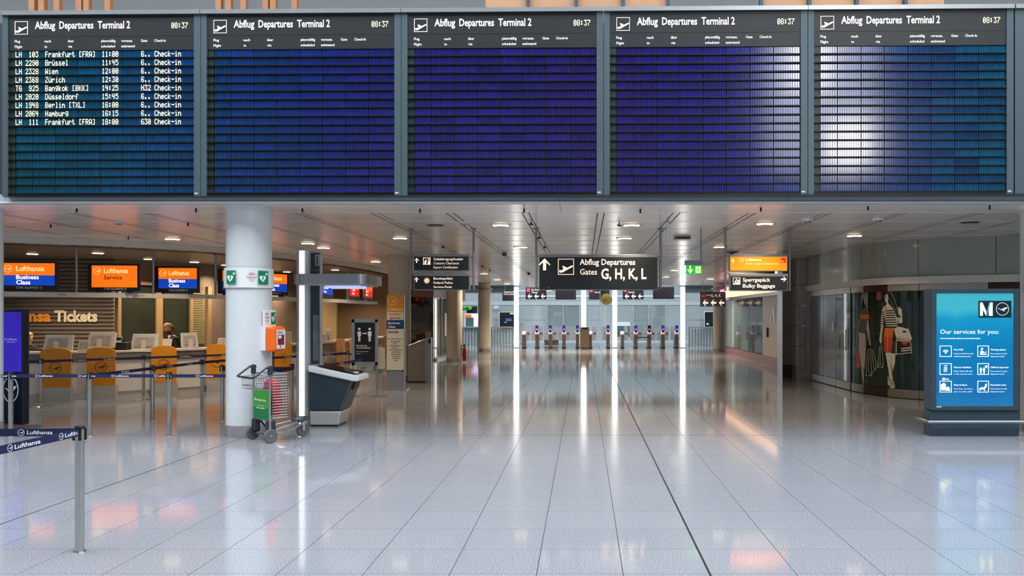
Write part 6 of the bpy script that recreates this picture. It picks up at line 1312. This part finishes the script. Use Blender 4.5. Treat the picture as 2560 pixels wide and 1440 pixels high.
far_thing('white_bench', 'long white bench top behind the gates right of the clock', 'bench', [('top', 1544, 1575, 805, 815, wh2, 0), ('front', 1540, 1574, 815, 842, tl, .0)], 52)
far_thing('info_flyer', 'small tilted white flyer stand behind the gates', 'flyer stand', [('flyer', 1579, 1588, 806, 815, wh2, 0), ('stem', 1583, 1585, 815, 858, ff, 0)], 50)
far_thing('olive_planter', 'olive planter box behind the third gate post', 'planter', [('box', 1361, 1396, 851, 863, M('planter_olive', (120, 108, 92), .5), 0), ('rim', 1360, 1397, 850, 851.5, dk, .02)], 48.5)
far_thing('wall_cupboard', 'grey wall cupboard beside the first glowing column', 'cupboard', [('body', 1302, 1307, 807, 862, post_m, 0), ('door', 1302.5, 1306.5, 812, 858, M('cupboard_door', (150, 140, 130), .4), .02)], 46.5)
far_thing('notice_box', 'small pale notice box on the left glass screen', 'notice', [('box', 1235, 1246, 764, 771, wh2, 0), ('print', 1237, 1244, 766.5, 769, ff, .01)], 55.6)
tag(MB().box(-24, 18, 45.85, 46.35, 3.5, 3.75).box(-24, 18, 46.9, 49, 3.86, 4.0).box(-24, 18, 46.2, 47, 3.7, 3.95).build('trim_7', ff), kind='structure')
# curved metal bulkheads between the ceiling and the far screen
for a, b, lab in ((1058, 1287, 'rounded silver bulkhead above the left railings'), (1711, 1790, 'rounded silver bulkhead right of the exit sign')):
    Y = 47; t = thing('bulkhead', lab, 'bulkhead', (px((a + b) / 2, Y), Y, pz(731, Y)))
    pr = [(Y + 1.2 - .9 * math.cos(q), pz(731, Y) + .75 * math.sin(q)) for q in [math.pi / 2 * k / 8 for k in range(9)]]
    vs = [(px(x, Y), y, z) for x in (a, b) for y, z in pr]; part('shell', MB().add(vs, [(k, k + 9, k + 10, k + 1) for k in range(8)]), M('bulkhead_metal', (150, 164, 172), .3, .7, var=.04), t, smooth=True); part('lip', MB().box(px(a, Y), px(b, Y), Y + .28, Y + .34, pz(731, Y) - .05, pz(731, Y)), ff, t)
# railings
def railing(x0, x1, yt, yb, Y, label, bars):
    t = thing('railing', label, 'railing', (px((x0 + x1) / 2, Y), Y, 0)); zt = pz(yt, Y)
    part('top_rail', MB().tube([(px(x0, Y), Y, zt), (px(x1, Y), Y, zt)], .035, 8), steel, t); part('bottom_rail', MB().tube([(px(x0, Y), Y, .14), (px(x1, Y), Y, .14)], .022, 8), steel, t)
    for k in range(bars + 1): X = px(x0 + (x1 - x0) * k / bars, Y); part('baluster', MB().tube([(X, Y, 0), (X, Y, zt)], .02 if 0 < k < bars else .03, 6), steel, t)
    part('infill', MB().box(px(x0 + 1, Y), px(x1 - 1, Y), Y + .03, Y + .045, .2, zt - .12), M('rail_glass', (160, 180, 182), .05, alpha=.35), t)
railing(1157, 1194, 818, 860, 46.5, 'steel railing left of the pale column', 5); railing(1229, 1281, 818, 862, 46.0, 'steel railing between pale column and first glowing column', 7); railing(1723, 1782, 818, 862, 46.0, 'steel railing between last glowing column and right beige column', 8)
flush_texts()
